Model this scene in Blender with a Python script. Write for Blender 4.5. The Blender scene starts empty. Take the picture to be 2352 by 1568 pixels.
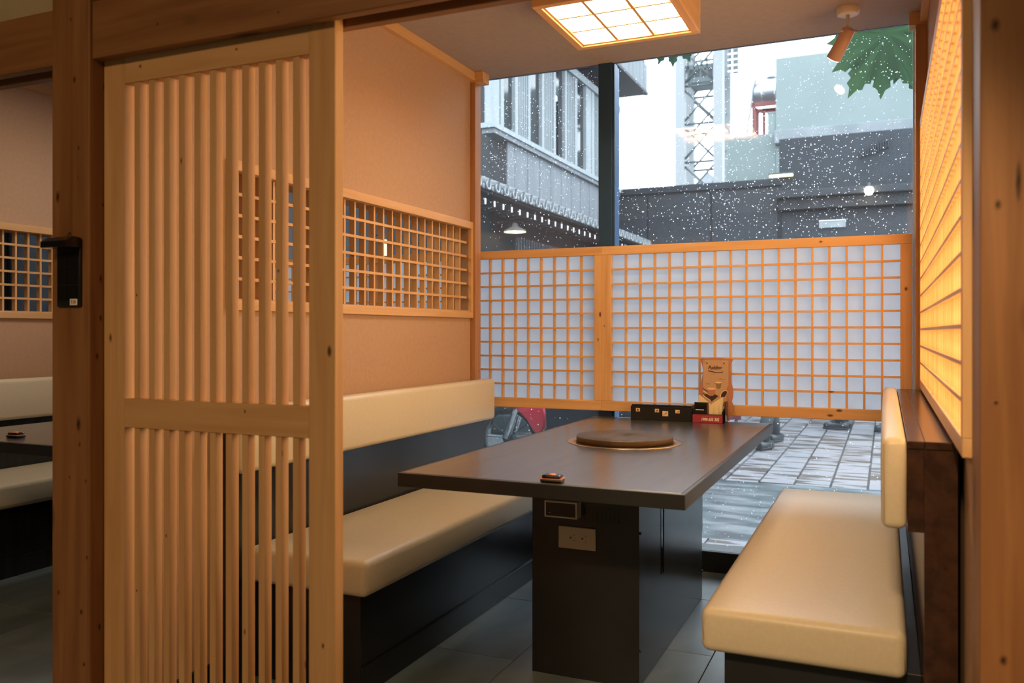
import bpy, bmesh, math, random
from mathutils import Vector, Matrix, Euler
random.seed(7)
R = math.radians
S = bpy.context.scene
COL = S.collection

# ------------------------------------------------------------------ camera
cam_d = bpy.data.cameras.new('camera'); cam = bpy.data.objects.new('camera', cam_d); COL.objects.link(cam)
cam.location = (0, 0, 1.15); cam.rotation_euler = (R(90), 0, R(23.72))
cam_d.sensor_width = 36; cam_d.lens = 1955 / 2352 * 36
cam_d.shift_y = -(784 - 762) / 2352
cam_d.clip_start = .05; cam_d.clip_end = 300
cam_d.dof.use_dof = True; cam_d.dof.focus_distance = 3.5; cam_d.dof.aperture_fstop = 3.6
S.camera = cam
S.view_settings.view_transform = 'Standard'; S.view_settings.look = 'None'
S.view_settings.gamma = 1; S.view_settings.use_curve_mapping = False
S.view_settings.exposure = 1.0

# ------------------------------------------------------------------ sky and lights
W = bpy.data.worlds.new('overcast'); S.world = W; W.use_nodes = True
W.node_tree.nodes['Background'].inputs[0].default_value = (.86, .94, 1.0, 1)
W.node_tree.nodes['Background'].inputs[1].default_value = 3.2

def area(name, loc, rot, sx, sy, energy, color):
    d = bpy.data.lights.new(name, 'AREA'); d.shape = 'RECTANGLE'; d.size = sx; d.size_y = sy
    d.energy = energy; d.color = color
    o = bpy.data.objects.new(name, d); COL.objects.link(o); o.location = loc; o.rotation_euler = rot
    return o
WARM = (1, .66, .33)
area('hall_light', (-1.2, -1.4, 2.95), (0, 0, 0), 2.4, 1.0, 38, (1, .66, .33))
def spot(name, loc, aim, energy, size, color):
    d = bpy.data.lights.new(name, 'SPOT'); d.energy = energy; d.spot_size = R(size); d.spot_blend = .7; d.color = color; d.shadow_soft_size = .05
    o = bpy.data.objects.new(name, d); COL.objects.link(o); o.location = loc
    o.rotation_euler = (Vector(aim) - Vector(loc)).to_track_quat('-Z', 'Y').to_euler()
spot('hall_downlight', (-.15, -.57, 2.43), (-.10, 2.2, .62), 100, 30, (1, .70, .38))
area('next_booth_light', (-3.2, 3.0, 2.47), (0, 0, 0), .5, .5, 6, (1, .86, .66))
LAMP_E = 13.0      # ceiling lamp diffuser
PANEL_E = 2.5     # backlit paper wall

# ------------------------------------------------------------------ materials
def mat(name, col, rough=.5, metal=0, spec=.5, emit=None, estr=1, coat=0):
    m = bpy.data.materials.new(name); m.use_nodes = True
    b = m.node_tree.nodes['Principled BSDF']
    b.inputs['Base Color'].default_value = (*col, 1); b.inputs['Roughness'].default_value = rough
    b.inputs['Metallic'].default_value = metal; b.inputs['Specular IOR Level'].default_value = spec
    b.inputs['Coat Weight'].default_value = coat
    if emit:
        b.inputs['Emission Color'].default_value = (*emit, 1); b.inputs['Emission Strength'].default_value = estr
    return m

def nd(m, t, **kw):
    n = m.node_tree.nodes.new(t)
    for k, v in kw.items(): setattr(n, k, v)
    return n
def lk(m, a, b): m.node_tree.links.new(a, b)

def coords(m, scale, rnd=True, kind='Object'):
    tc = nd(m, 'ShaderNodeTexCoord'); mp = nd(m, 'ShaderNodeMapping'); mp.inputs['Scale'].default_value = scale
    src = tc.outputs[kind]
    if rnd:
        oi = nd(m, 'ShaderNodeObjectInfo'); mu = nd(m, 'ShaderNodeMath', operation='MULTIPLY'); mu.inputs[1].default_value = 37.
        lk(m, oi.outputs['Random'], mu.inputs[0])
        ad = nd(m, 'ShaderNodeVectorMath', operation='ADD'); lk(m, src, ad.inputs[0]); lk(m, mu.outputs[0], ad.inputs[1])
        src = ad.outputs[0]
    lk(m, src, mp.inputs['Vector'])
    return mp.outputs[0]

def ramp(m, fac, stops):
    r = nd(m, 'ShaderNodeValToRGB'); e = r.color_ramp.elements
    while len(e) < len(stops): e.new(.5)
    for i, (p, c) in enumerate(stops): e[i].position = p; e[i].color = (*c, 1)
    lk(m, fac, r.inputs[0]); return r.outputs[0]

def bump(m, h, strength, dist=.002):
    b = nd(m, 'ShaderNodeBump'); b.inputs['Strength'].default_value = strength; b.inputs['Distance'].default_value = dist
    lk(m, h, b.inputs['Height']); lk(m, b.outputs[0], m.node_tree.nodes['Principled BSDF'].inputs['Normal'])

def wood(name, axis, dark, light, rough=.55, knots=.0, fine=1.):
    m = mat(name, light, rough, spec=.35)
    b = m.node_tree.nodes['Principled BSDF']
    sc = [26 * fine] * 3; sc[axis] = 1.6 * fine
    v = coords(m, sc)
    n = nd(m, 'ShaderNodeTexNoise'); n.inputs['Scale'].default_value = 1; n.inputs['Detail'].default_value = 4; n.inputs['Distortion'].default_value = .6
    lk(m, v, n.inputs['Vector'])
    c = ramp(m, n.outputs['Fac'], [(.28, dark), (.72, light)])
    if knots > 0:
        sk = [7.] * 3; sk[axis] = 3.2
        vk = coords(m, sk)
        vo = nd(m, 'ShaderNodeTexVoronoi'); vo.inputs['Scale'].default_value = 1; lk(m, vk, vo.inputs['Vector'])
        mr = nd(m, 'ShaderNodeMapRange'); mr.inputs['From Min'].default_value = knots * .45; mr.inputs['From Max'].default_value = knots
        mr.inputs['To Min'].default_value = 1; mr.inputs['To Max'].default_value = 0
        lk(m, vo.outputs['Distance'], mr.inputs['Value'])
        mx = nd(m, 'ShaderNodeMix', data_type='RGBA'); lk(m, mr.outputs[0], mx.inputs['Factor']); lk(m, c, mx.inputs['A'])
        mx.inputs['B'].default_value = (dark[0] * .22, dark[1] * .18, dark[2] * .15, 1); c = mx.outputs['Result']
    lk(m, c, b.inputs['Base Color'])
    bump(m, n.outputs['Fac'], .12, .001)
    return m

PD, PL = (.60, .328, .138), (.755, .455, .222)
PINE = [wood('pine_%s' % 'xyz'[i], i, PD, PL, .5, .055) for i in range(3)]
TD, TL = (.21, .085, .030), (.36, .165, .062)
TIMB = [wood('timber_%s' % 'xyz'[i], i, TD, TL, .5, .21) for i in range(3)]

def noisy(name, c0, c1, scale, rough, detail=3, bstr=0, spec=.4, lo=.35, hi=.65, bd=.002, kind='Object', rnd=False):
    m = mat(name, c0, rough, spec=spec)
    v = coords(m, scale if isinstance(scale, tuple) else (scale,) * 3, rnd, kind)
    n = nd(m, 'ShaderNodeTexNoise'); n.inputs['Scale'].default_value = 1; n.inputs['Detail'].default_value = detail
    lk(m, v, n.inputs['Vector'])
    lk(m, ramp(m, n.outputs['Fac'], [(lo, c0), (hi, c1)]), m.node_tree.nodes['Principled BSDF'].inputs['Base Color'])
    if bstr: bump(m, n.outputs['Fac'], bstr, bd)
    return m

M = {}
M['plaster'] = noisy('plaster_tan', (.49, .305, .20), (.52, .325, .22), 60, .85, 4, .15, .2)
M['ceiling'] = noisy('ceiling_tan', (.40, .345, .33), (.425, .365, .35), 40, .8, 4, .08, .2)
M['kabe'] = noisy('beige_wall', (.52, .42, .28), (.55, .45, .31), 40, .85, 4, .1, .2)
M['slate'] = noisy('slate_tile', (.12, .165, .195), (.22, .28, .32), (6, 2.2, 6), .34, 6, .35, .5, .35, .7, rnd=True)
M['grout'] = mat('dark_grout', (.02, .022, .024), .8)
M['black_lam'] = noisy('black_laminate', (.014, .015, .018), (.022, .023, .026), (3, 30, 3), .26, 3, 0, .5)
M['dark_wood'] = noisy('dark_stained_wood', (.032, .014, .008), (.060, .026, .014), (30, 1.5, 30), .22, 4, 0, .5)
M['leather'] = noisy('cream_leather', (.65, .56, .42), (.68, .59, .445), 90, .40, 5, .06, .4)
M['leather_seam'] = mat('leather_seam', (.50, .36, .20), .5)
M['tabletop'] = noisy('walnut_tabletop', (.030, .033, .038), (.052, .055, .060), (38, 3.0, 30), .30, 5, .05, .8)  # bluish base offsets warm lamplight, standing in for grey daylight sheen
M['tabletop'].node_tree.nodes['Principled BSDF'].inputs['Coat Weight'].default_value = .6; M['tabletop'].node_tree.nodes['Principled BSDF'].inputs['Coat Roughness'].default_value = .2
M['table_edge'] = mat('table_edge_black', (.020, .019, .020), .38)
M['lid'] = noisy('grill_lid_wood', (.060, .050, .045), (.10, .085, .075), (40, 4, 30), .4, 4, 0, .4)
M['lid_side'] = mat('grill_lid_side', (.10, .055, .025), .45)
M['brass'] = mat('brass_rim', (.62, .44, .24), .25, 1)
M['steel'] = mat('brushed_steel', (.62, .62, .62), .3, 1)
M['chrome'] = mat('chrome', (.8, .8, .82), .12, 1)
M['black_plastic'] = mat('black_plastic', (.010, .010, .011), .35)
M['gloss_black'] = mat('gloss_black', (.008, .008, .009), .1)
M['socket'] = mat('socket_white', (.62, .54, .44), .45)
M['socket_hole'] = mat('socket_hole', (.03, .025, .02), .6)
M['silver'] = mat('silver_plastic', (.58, .57, .54), .4, .3)
M['red_card'] = mat('red_label', (.34, .030, .058), .45)
M['white_print'] = mat('white_print', (.9, .86, .80), .6)
M['kraft'] = mat('kraft_paper', (.52, .33, .21), .7)
M['kraft_dark'] = mat('board_brown', (.40, .19, .10), .6)
M['brown_print'] = mat('brown_print', (.085, .030, .022), .6)
M['choc_print'] = mat('chocolate_print', (.045, .022, .018), .5)
M['rose_print'] = mat('rose_print', (.47, .20, .13), .6)
M['green_print'] = mat('olive_print', (.28, .18, .09), .6)
M['berry_print'] = mat('berry_print', (.30, .045, .035), .6)
M['cream_print'] = mat('cream_print', (.80, .58, .36), .6)
M['napkin'] = mat('napkin_cream', (.82, .66, .40), .8)
M['orange'] = mat('orange_reflection', (.75, .24, .10), .3)  # orange reflection on the call button, painted as base colour
M['frame_dark'] = mat('window_frame_dark', (.020, .065, .15), .35)  # blue base stands in for lens flare over the dark mullion
M['sill_black'] = mat('window_sill_black', (.016, .018, .020), .4)
M['white_lamp'] = mat('white_enamel', (.74, .68, .62), .35)
M['copper'] = mat('spot_head_enamel', (.70, .45, .34), .35)

def paper(name, col, trans=.62):
    m = bpy.data.materials.new(name); m.use_nodes = True; t = m.node_tree; t.nodes.remove(t.nodes['Principled BSDF'])
    out = t.nodes['Material Output']
    v = coords(m, (9, 9, 9)); n = nd(m, 'ShaderNodeTexNoise'); n.inputs['Scale'].default_value = 1; n.inputs['Detail'].default_value = 5; lk(m, v, n.inputs['Vector'])
    c = ramp(m, n.outputs['Fac'], [(.3, tuple(x * .93 for x in col)), (.7, col)])
    a = nd(m, 'ShaderNodeBsdfTranslucent'); d = nd(m, 'ShaderNodeBsdfDiffuse'); x = nd(m, 'ShaderNodeMixShader'); x.inputs[0].default_value = 1 - trans
    lk(m, c, a.inputs[0]); lk(m, c, d.inputs[0]); lk(m, a.outputs[0], x.inputs[1]); lk(m, d.outputs[0], x.inputs[2]); lk(m, x.outputs[0], out.inputs[0])
    return m
M['washi'] = paper('washi_paper', (.78, .87, 1.0), .67)
M['leaf'] = paper('leaf_green', (0.033, 0.078, 0.03), .4)
M['leaf_dark'] = paper('leaf_dark_green', (0.015, 0.039, 0.0228), .3)
M['drop'] = paper('rain_drop', (.95, .97, 1.0), .6)

def lit_paper(name, col, e):
    m = bpy.data.materials.new(name); m.use_nodes = True
    b = m.node_tree.nodes['Principled BSDF']; b.inputs['Base Color'].default_value = (.8, .7, .5, 1); b.inputs['Roughness'].default_value = .8
    b.inputs['Emission Color'].default_value = (*col, 1); b.inputs['Emission Strength'].default_value = e
    return m
M['diffuser'] = lit_paper('lamp_diffuser', (1, .78, .48), LAMP_E)
M['lit_paper'] = lit_paper('backlit_paper', (1, .69, .32), PANEL_E)
M['bulb'] = lit_paper('bulb_glow', (1, .82, .55), 14)
M['lamp_glow'] = lit_paper('outdoor_lamp_glow', (1, .72, .34), 7)
M['warm_glow'] = lit_paper('lantern_glow', (1, .70, .25), 1.6)

def glass(name):
    m = bpy.data.materials.new(name); m.use_nodes = True; t = m.node_tree; t.nodes.remove(t.nodes['Principled BSDF'])
    tr = nd(m, 'ShaderNodeBsdfTransparent'); tr.inputs[0].default_value = (.93, .96, .98, 1)
    gl = nd(m, 'ShaderNodeBsdfGlossy'); gl.inputs['Roughness'].default_value = .02
    fr = nd(m, 'ShaderNodeFresnel'); fr.inputs[0].default_value = 1.45
    x = nd(m, 'ShaderNodeMixShader'); lk(m, fr.outputs[0], x.inputs[0]); lk(m, tr.outputs[0], x.inputs[1]); lk(m, gl.outputs[0], x.inputs[2])
    ts = nd(m, 'ShaderNodeBsdfTranslucent'); ts.inputs[0].default_value = (.85, .92, 1, 1)      # film of rain water and mist
    y = nd(m, 'ShaderNodeMixShader'); y.inputs[0].default_value = .014
    lk(m, x.outputs[0], y.inputs[1]); lk(m, ts.outputs[0], y.inputs[2]); lk(m, y.outputs[0], t.nodes['Material Output'].inputs[0])
    return m
M['glass'] = glass('wet_window_glass')

# outdoors : haze of the misted glass is mixed into these bluish greys
M['ext_grey'] = noisy('weathered_grey_board', (0.125, 0.14, 0.155), (0.165, 0.18, 0.195), (18, 18, 1.5), .7, 4, .1, .3, rnd=True)
M['ext_pale'] = noisy('pale_frame_grey', (0.22, 0.25, 0.265), (0.265, 0.29, 0.305), (14, 14, 2), .6, 3, 0, .3)
M['ext_dark'] = noisy('charcoal_board', (0.015, 0.017, 0.02), (0.024, 0.026, 0.03), (12, 12, 1), .6, 3, 0, .3)
M['ext_dark2'] = noisy('slate_blue_render', (0.01375, 0.01788, 0.02338), (0.01925, 0.0242, 0.0308), 3, .6, 4, 0, .3)
M['ext_dark3'] = noisy('slate_grey_panel', (0.02063, 0.02365, 0.02888), (0.0275, 0.0308, 0.0363), 2, .6, 4, 0, .3)
M['ext_pane'] = mat('dark_pane', (.015, .018, .022), .08)
M['tile_roof'] = noisy('roof_tile', (0.08, 0.09, 0.1), (0.135, 0.15, 0.16), 20, .45, 3, .2, .5)
M['pale_green'] = noisy('pale_green_render', (0.1518, 0.1848, 0.1815), (0.1683, 0.2013, 0.198), 1.2, .8, 4, 0, .2)
M['grime'] = noisy('weathered_band', (0.1575, 0.1762, 0.1875), (0.2063, 0.225, 0.24), 2.5, .8, 5, 0, .2)
M['white_steel'] = mat('pale_mast_steel', (0.168, 0.18, 0.186), .5, .1)
M['dark_steel'] = mat('dark_steel', (0.05, 0.065, 0.07), .5, .3)
M['red_steel'] = mat('red_oxide_steel', (0.15, 0.0275, 0.025), .6)
M['tank'] = mat('tank_steel', (.30, .31, .33), .35, .8)
M['terracotta'] = mat('terracotta_roof', (0.26, 0.1, 0.06), .8)
M['ground'] = noisy('wet_concrete', (0.05, 0.065, 0.07), (0.18, 0.2, 0.21), (2.2, 6, 2), .25, 6, .2, .5, .4, .62)
M['earth'] = mat('joint_dark', (.05, .06, .06), .7)

def paver_mat():
    m = mat('wet_stone_paver', (.5, .5, .5), .28)
    v = coords(m, (2.2, 9, 4), True); n = nd(m, 'ShaderNodeTexNoise'); n.inputs['Scale'].default_value = 1; n.inputs['Detail'].default_value = 5; n.inputs['Distortion'].default_value = .4
    lk(m, v, n.inputs['Vector'])
    c = ramp(m, n.outputs['Fac'], [(.0, (.22, .215, .235)), (.50, (.255, .25, .27)), (.545, (.085, .07, .06)), (1, (.10, .085, .07))])
    lk(m, c, m.node_tree.nodes['Principled BSDF'].inputs['Base Color']); bump(m, n.outputs['Fac'], .15, .004)
    return m
M['paver'] = paver_mat()
M['red_paint'] = mat('red_bodywork', (.48, .030, .050), .18, coat=.6)
M['black_paint'] = mat('black_bodywork', (.012, .014, .016), .2, coat=.5)
M['rubber'] = mat('tyre_rubber', (.012, .012, .013), .7)
M['seat_vinyl'] = mat('seat_vinyl', (.02, .02, .022), .3)
M['plastic_wrap'] = mat('clear_wrap', (.018, .020, .023), .15)
M['barrier_red'] = mat('maroon_board', (0.098, 0.0126, 0.0196), .5)
M['trouser'] = mat('dark_trousers', (0.0088, 0.014, 0.016), .8)
M['shirt'] = mat('grey_shirt', (.20, .22, .25), .8)
M['skin'] = mat('skin', (.50, .30, .20), .5)
M['hair'] = mat('black_hair', (.012, .010, .010), .5)
M['shoe'] = mat('dark_shoe', (.022, .026, .030), .35)
M['shoe_pale'] = mat('pale_shoe', (0.1008, 0.0792, 0.0672), .5)
M['bark'] = noisy('bark', (.16, .15, .12), (.25, .23, .19), 12, .85, 4, .3, .2)

# ------------------------------------------------------------------ geometry helpers
def link(o, parent=None):
    COL.objects.link(o)
    if parent is not None: o.parent = parent
    return o
def wloc(p):
    v = Vector((0, 0, 0))
    while p is not None: v = v + p.location; p = p.parent
    return v
def tag(o, label=None, cat=None, group=None, kind=None):
    if label: o['label'] = label
    if cat: o['category'] = cat
    if group: o['group'] = group
    if kind: o['kind'] = kind
    return o
def thing(name, loc, label, cat, group=None):
    o = bpy.data.objects.new(name, None); o.location = loc; o.empty_display_size = .1
    return tag(link(o), label, cat, group)
def struct(name, loc=(0, 0, 0)):
    o = bpy.data.objects.new(name, None); o.location = loc; o.empty_display_size = .1
    return tag(link(o), kind='structure')

class MB:
    def __init__(s): s.v = []; s.f = []; s.sm = []; s.mi = []; s.cur = 0
    def add(s, vs, fs, smooth=False):
        n = len(s.v); s.v += [Vector(a) for a in vs]; s.f += [[i + n for i in f] for f in fs]; s.sm += [smooth] * len(fs); s.mi += [s.cur] * len(fs); return s
    def box(s, x0, x1, y0, y1, z0, z1):
        return s.add([(x, y, z) for x in (x0, x1) for y in (y0, y1) for z in (z0, z1)],
                     [(0, 1, 3, 2), (4, 6, 7, 5), (0, 4, 5, 1), (2, 3, 7, 6), (0, 2, 6, 4), (1, 5, 7, 3)])
    def prism(s, poly, axis, a, b):
        # poly: 2D points in the two axes other than `axis` (cyclic order), extruded a..b
        def P(p, t):
            q = [0, 0, 0]; o = [i for i in range(3) if i != axis]; q[o[0]] = p[0]; q[o[1]] = p[1]; q[axis] = t; return q
        n = len(poly)
        return s.add([P(p, a) for p in poly] + [P(p, b) for p in poly],
                     [list(range(n))[::-1], list(range(n, 2 * n))] + [(i, (i + 1) % n, (i + 1) % n + n, i + n) for i in range(n)])
    def tube(s, pts, r, n=8, cap=True, smooth=True):
        pts = [Vector(p) for p in pts]; rs = r if isinstance(r, (list, tuple)) else [r] * len(pts); base = len(s.v); vs = []
        up = None
        for i, p in enumerate(pts):
            d = (pts[min(i + 1, len(pts) - 1)] - pts[max(i - 1, 0)]).normalized()
            if up is None: up = Vector((0, 0, 1)) if abs(d.z) < .9 else Vector((1, 0, 0))
            a = d.cross(up).normalized(); up = a.cross(d).normalized()
            for k in range(n):
                t = 2 * math.pi * k / n; vs.append(p + a * (rs[i] * math.cos(t)) + up * (rs[i] * math.sin(t)))
        fs = [(i * n + k, i * n + (k + 1) % n, (i + 1) * n + (k + 1) % n, (i + 1) * n + k) for i in range(len(pts) - 1) for k in range(n)]
        s.add(vs, fs, smooth)
        if cap:
            m = len(s.v) - len(vs); L = len(pts) - 1
            s.f += [[m + k for k in range(n)][::-1], [m + L * n + k for k in range(n)]]; s.sm += [False, False]; s.mi += [s.cur] * 2
        return s
    def lathe(s, c, prof, n=32, axis=2, smooth=True):
        # prof: (radius, height) pairs
        vs = []; o = [i for i in range(3) if i != axis]
        for r, h in prof:
            for k in range(n):
                t = 2 * math.pi * k / n; q = [0, 0, 0]; q[o[0]] = r * math.cos(t); q[o[1]] = r * math.sin(t); q[axis] = h
                vs.append(Vector(c) + Vector(q))
        fs = [(i * n + k, i * n + (k + 1) % n, (i + 1) * n + (k + 1) % n, (i + 1) * n + k) for i in range(len(prof) - 1) for k in range(n)]
        return s.add(vs, fs, smooth)
    def build(s, name, m, parent=None, bevel=0, seg=2, smooth=None, subd=0):
        if not isinstance(m, (list, tuple)): m = [m]
        lo = Vector([min(v[i] for v in s.v) for i in range(3)]); hi = Vector([max(v[i] for v in s.v) for i in range(3)]); c = (lo + hi) / 2
        me = bpy.data.meshes.new(name); me.from_pydata([v - c for v in s.v], [], s.f)
        for x in m: me.materials.append(x)
        me.polygons.foreach_set('material_index', s.mi)
        me.polygons.foreach_set('use_smooth', s.sm if smooth is None else [smooth] * len(s.f))
        bm = bmesh.new(); bm.from_mesh(me); bmesh.ops.recalc_face_normals(bm, faces=bm.faces)
        if bevel:
            bmesh.ops.bevel(bm, geom=[e for e in bm.edges if len(e.link_faces) == 2 and e.calc_face_angle(0) > .6], offset=bevel, segments=seg, affect='EDGES', profile=.5)
            if seg > 2:
                for f in bm.faces: f.smooth = True
        bm.to_mesh(me); bm.free()
        o = bpy.data.objects.new(name, me); o.location = c - wloc(parent)
        return link(o, parent)

_cache = {}
def bar(name, x0, x1, y0, y1, z0, z1, m, parent, bevel=0):
    """a plain stick; alike sticks share their mesh"""
    d = (round(x1 - x0, 4), round(y1 - y0, 4), round(z1 - z0, 4)); key = (d, m.name, bevel)
    if key not in _cache:
        o = MB().box(-d[0] / 2, d[0] / 2, -d[1] / 2, d[1] / 2, -d[2] / 2, d[2] / 2).build(name, m, None, bevel)
        _cache[key] = o.data; COL.objects.unlink(o); bpy.data.objects.remove(o)
    o = bpy.data.objects.new(name, _cache[key]); o.location = Vector(((x0 + x1) / 2, (y0 + y1) / 2, (z0 + z1) / 2)) - wloc(parent)
    return link(o, parent)
def box(name, x0, x1, y0, y1, z0, z1, m, parent=None, bevel=0, seg=2):
    return MB().box(x0, x1, y0, y1, z0, z1).build(name, m, parent, bevel, seg)
def copy_tree(o, off=(0, 0, 0), parent=None, label=None):
    c = o.copy(); COL.objects.link(c); c.parent = parent
    if parent is None: c.location = o.location + Vector(off)
    if label: c['label'] = label
    for ch in list(o.children): copy_tree(ch, (0, 0, 0), c)
    return c
def text(name, body, size, m, parent, loc, rot=(R(90), 0, 0), shear=0, bold=0, ext=.0004, align='LEFT', sx=1):
    cu = bpy.data.curves.new(name, 'FONT'); cu.body = body; cu.size = size; cu.shear = shear; cu.offset = bold; cu.extrude = ext
    cu.align_x = align; cu.resolution_u = 3
    t = bpy.data.objects.new(name, cu); COL.objects.link(t)
    dg = bpy.context.evaluated_depsgraph_get(); me = bpy.data.meshes.new_from_object(t.evaluated_get(dg))
    COL.objects.unlink(t); bpy.data.objects.remove(t)
    me.materials.clear(); me.materials.append(m)
    o = bpy.data.objects.new(name, me); o.location = Vector(loc) - wloc(parent); o.rotation_euler = rot; o.scale = (sx, 1, 1)
    return link(o, parent)

def knot_mat(name, edge, core):
    m = mat(name, edge, .55, spec=.3)
    tc = nd(m, 'ShaderNodeTexCoord'); n = nd(m, 'ShaderNodeTexNoise'); n.inputs['Scale'].default_value = 3; lk(m, tc.outputs['Object'], n.inputs['Vector'])
    ln = nd(m, 'ShaderNodeVectorMath', operation='LENGTH'); lk(m, tc.outputs['Object'], ln.inputs[0])
    ad = nd(m, 'ShaderNodeMath', operation='MULTIPLY_ADD'); lk(m, n.outputs['Fac'], ad.inputs[0]); ad.inputs[1].default_value = .5; lk(m, ln.outputs['Value'], ad.inputs[2])
    c = ramp(m, ad.outputs[0], [(.35, core), (.75, tuple((a * .45 + b * .55) for a, b in zip(edge, core))), (1.15, edge)])
    lk(m, c, m.node_tree.nodes['Principled BSDF'].inputs['Base Color']); return m
M['knot_timber'] = knot_mat('knot_timber', (.27, .115, .042), (.018, .008, .004))
M['knot_pine'] = knot_mat('knot_pine', (.64, .38, .165), (.06, .022, .008))
def knot(parent, p, axis, w, h, m):
    key = 'knot' + m.name
    if key not in _cache:
        vs = [(0, 0, .02)]; fs = []; N = 18
        for r, z in ((.5, .018), (1.0, 0)):
            vs += [(r * math.cos(2 * math.pi * i / N), r * math.sin(2 * math.pi * i / N), z) for i in range(N)]
        fs = [(0, 1 + i, 1 + (i + 1) % N) for i in range(N)] + [(1 + i, 1 + N + i, 1 + N + (i + 1) % N, 1 + (i + 1) % N) for i in range(N)]
        me = bpy.data.meshes.new('knot'); me.from_pydata(vs, [], fs); me.materials.append(m); me.polygons.foreach_set('use_smooth', [True] * len(fs)); _cache[key] = me
    o = bpy.data.objects.new('knot', _cache[key]); n = Vector((0, -1, 0)) if axis == 1 else Vector((1, 0, 0))
    o.location = Vector(p) + n * .0002 - wloc(parent); o.rotation_euler = (R(90), 0, 0) if axis == 1 else (R(90), 0, R(90)); o.scale = (w, h, .02)
    return link(o, parent)
P = -2.25            # booth pitch
XL, XR = -1.99, .160  # booth side walls
YF, YW = 1.645, 4.05 # booth front, end of the side walls
CZ = 2.505            # booth ceiling

# ================================================================== SETTING
# floor
fl = struct('floor', (0, 0, 0))
box('floor_slab', -9.2, 3.2, -5.2, 4.2, -.12, -.006, M['grout'], fl)
tw, td, g = .63, .63, .003
k = 0
for i in range(-6, 5):
    x0 = -1.195 + i * tw
    off = 0 if i % 2 else .315
    for j in range(-6, 9):
        y0 = 2.737 - 3 * td + j * td + (off if i != -1 else 0) - (.0 if i == -1 else .0)
        if y0 > 4.1 or y0 < -2.2 or x0 < -5.0 or x0 > 1.5: continue
        y1 = min(y0 + td - g, 4.13)
        bar('floor_tile', x0 + g, x0 + tw, y0, y1, -.006, 0, M['slate'], fl, .0012)
    k += 1
# ceilings and hall shell
box('ceiling', -9.2, 3.2, YF + .1, 4.145, CZ, CZ + .12, M['ceiling']); tag(bpy.data.objects['ceiling'], kind='structure')
o = box('ceiling_hall', -9.2, 3.2, -5.2, YF + .1, 3.0, 3.1, M['kabe']); tag(o, kind='structure')
o = box('wall_back', -9.2, 3.2, -5.3, -5.2, 0, 3.0, M['kabe']); tag(o, kind='structure')
o = box('wall_hall_left', -9.3, -9.2, -5.2, 4.2, 0, 3.0, M['kabe']); tag(o, kind='structure')
o = box('wall_hall_right', 3.2, 3.3, -5.2, 4.2, 0, 3.0, M['kabe']); tag(o, kind='structure')
o = box('wall_front', -9.2, 3.2, YF + .035, YF + .1, 2.04, 3.0, M['kabe']); tag(o, kind='structure')

# side walls with a lattice window each
def side_wall(name, xr, th=.105):
    y0, y1, z0, z1 = 2.235, 3.965, 1.262, 1.685
    m = MB(); xl = xr - th
    m.box(xl, xr, 1.785, y0, 0, CZ).box(xl, xr, y1, YW, 0, CZ).box(xl, xr, y0, y1, 0, z0).box(xl, xr, y0, y1, z1, CZ)
    return tag(m.build(name, M['plaster']), kind='structure')
side_wall('wall_left', XL)
side_wall('wall_far_left', XL + P)
o = box('wall_left_end', XL + 2 * P - .105, XL + 2 * P, 1.785, YW, 0, CZ, M['plaster']); tag(o, kind='structure')
o = box('wall_right', XR, XR + .09, 1.785, YW, 0, CZ, M['plaster']); tag(o, kind='structure')

def lattice_window(n, xr):
    w = struct('window_%d' % n, (xr, 3.1, 1.2))
    y0, y1, z0, z1 = 2.189, 4.001, 1.222, 1.722
    f = .036; xf, xb = xr + .018, xr - .105
    bar('frame', xb, xf, y0, y1, z1 - f, z1, PINE[1], w, .002); bar('frame', xb, xf, y0, y1, z0, z0 + f, PINE[1], w, .002)
    bar('frame', xb, xf, y0, y0 + f, z0 + f, z1 - f, PINE[2], w, .002); bar('frame', xb, xf, y1 - f, y1, z0 + f, z1 - f, PINE[2], w, .002)
    bw = .011; xa = xr - .012; n_c = 24; pitch = (y1 - y0 - 2 * f) / n_c
    for i in range(1, n_c):
        y = y0 + f + i * pitch; bar('lattice_bar', xa - .026, xa, y - bw / 2, y + bw / 2, z0 + f, z1 - f, PINE[2], w)
    for j in range(1, 6):
        z = z0 + f + j * (z1 - z0 - 2 * f) / 6; bar('lattice_rail', xa - .014, xa + .002, y0 + f, y1 - f, z - bw / 2, z + bw / 2, PINE[1], w)
    return w
lattice_window(2, XL); lattice_window(3, XL + P)

# trim : ceiling battens, corner posts
tn = [0]
def trim(*a, m=None, bevel=.002):
    tn[0] += 1; o = box('trim_%d' % tn[0], *a, m, None, bevel); return tag(o, kind='structure')
for dx in (0, P):
    trim(XL + dx, XL + dx + .028, 1.80, 3.985, CZ - .045, CZ, m=PINE[1])
    trim(XL + dx, XL + dx + .030, 3.985, 4.05, 0, CZ - .055, m=wood('red_pine%d' % (dx != 0), 2, (.40, .18, .075), (.52, .27, .13), .5, .05))
    trim(XL + dx, XL + dx + .075, 3.985, 4.06, CZ - .055, CZ, m=PINE[0])
trim(XR - .028, XR, 1.80, 3.985, CZ - .045, CZ, m=PINE[1])
trim(XR - .045, XR, 3.985, 4.05, 0, CZ - .055, m=wood('red_pine_r', 2, (.40, .18, .075), (.52, .27, .13), .5, .05))
trim(XR - .07, XR, 3.985, 4.06, CZ - .055, CZ, m=PINE[0])
o = box('baseboard_left', XL, XL + .012, 1.79, 2.13, 0, .085, M['black_lam']); tag(o, kind='structure')
o = box('baseboard_far_left', XL + P, XL + P + .012, 1.79, 2.13, 0, .085, M['black_lam']); tag(o, kind='structure')

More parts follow.
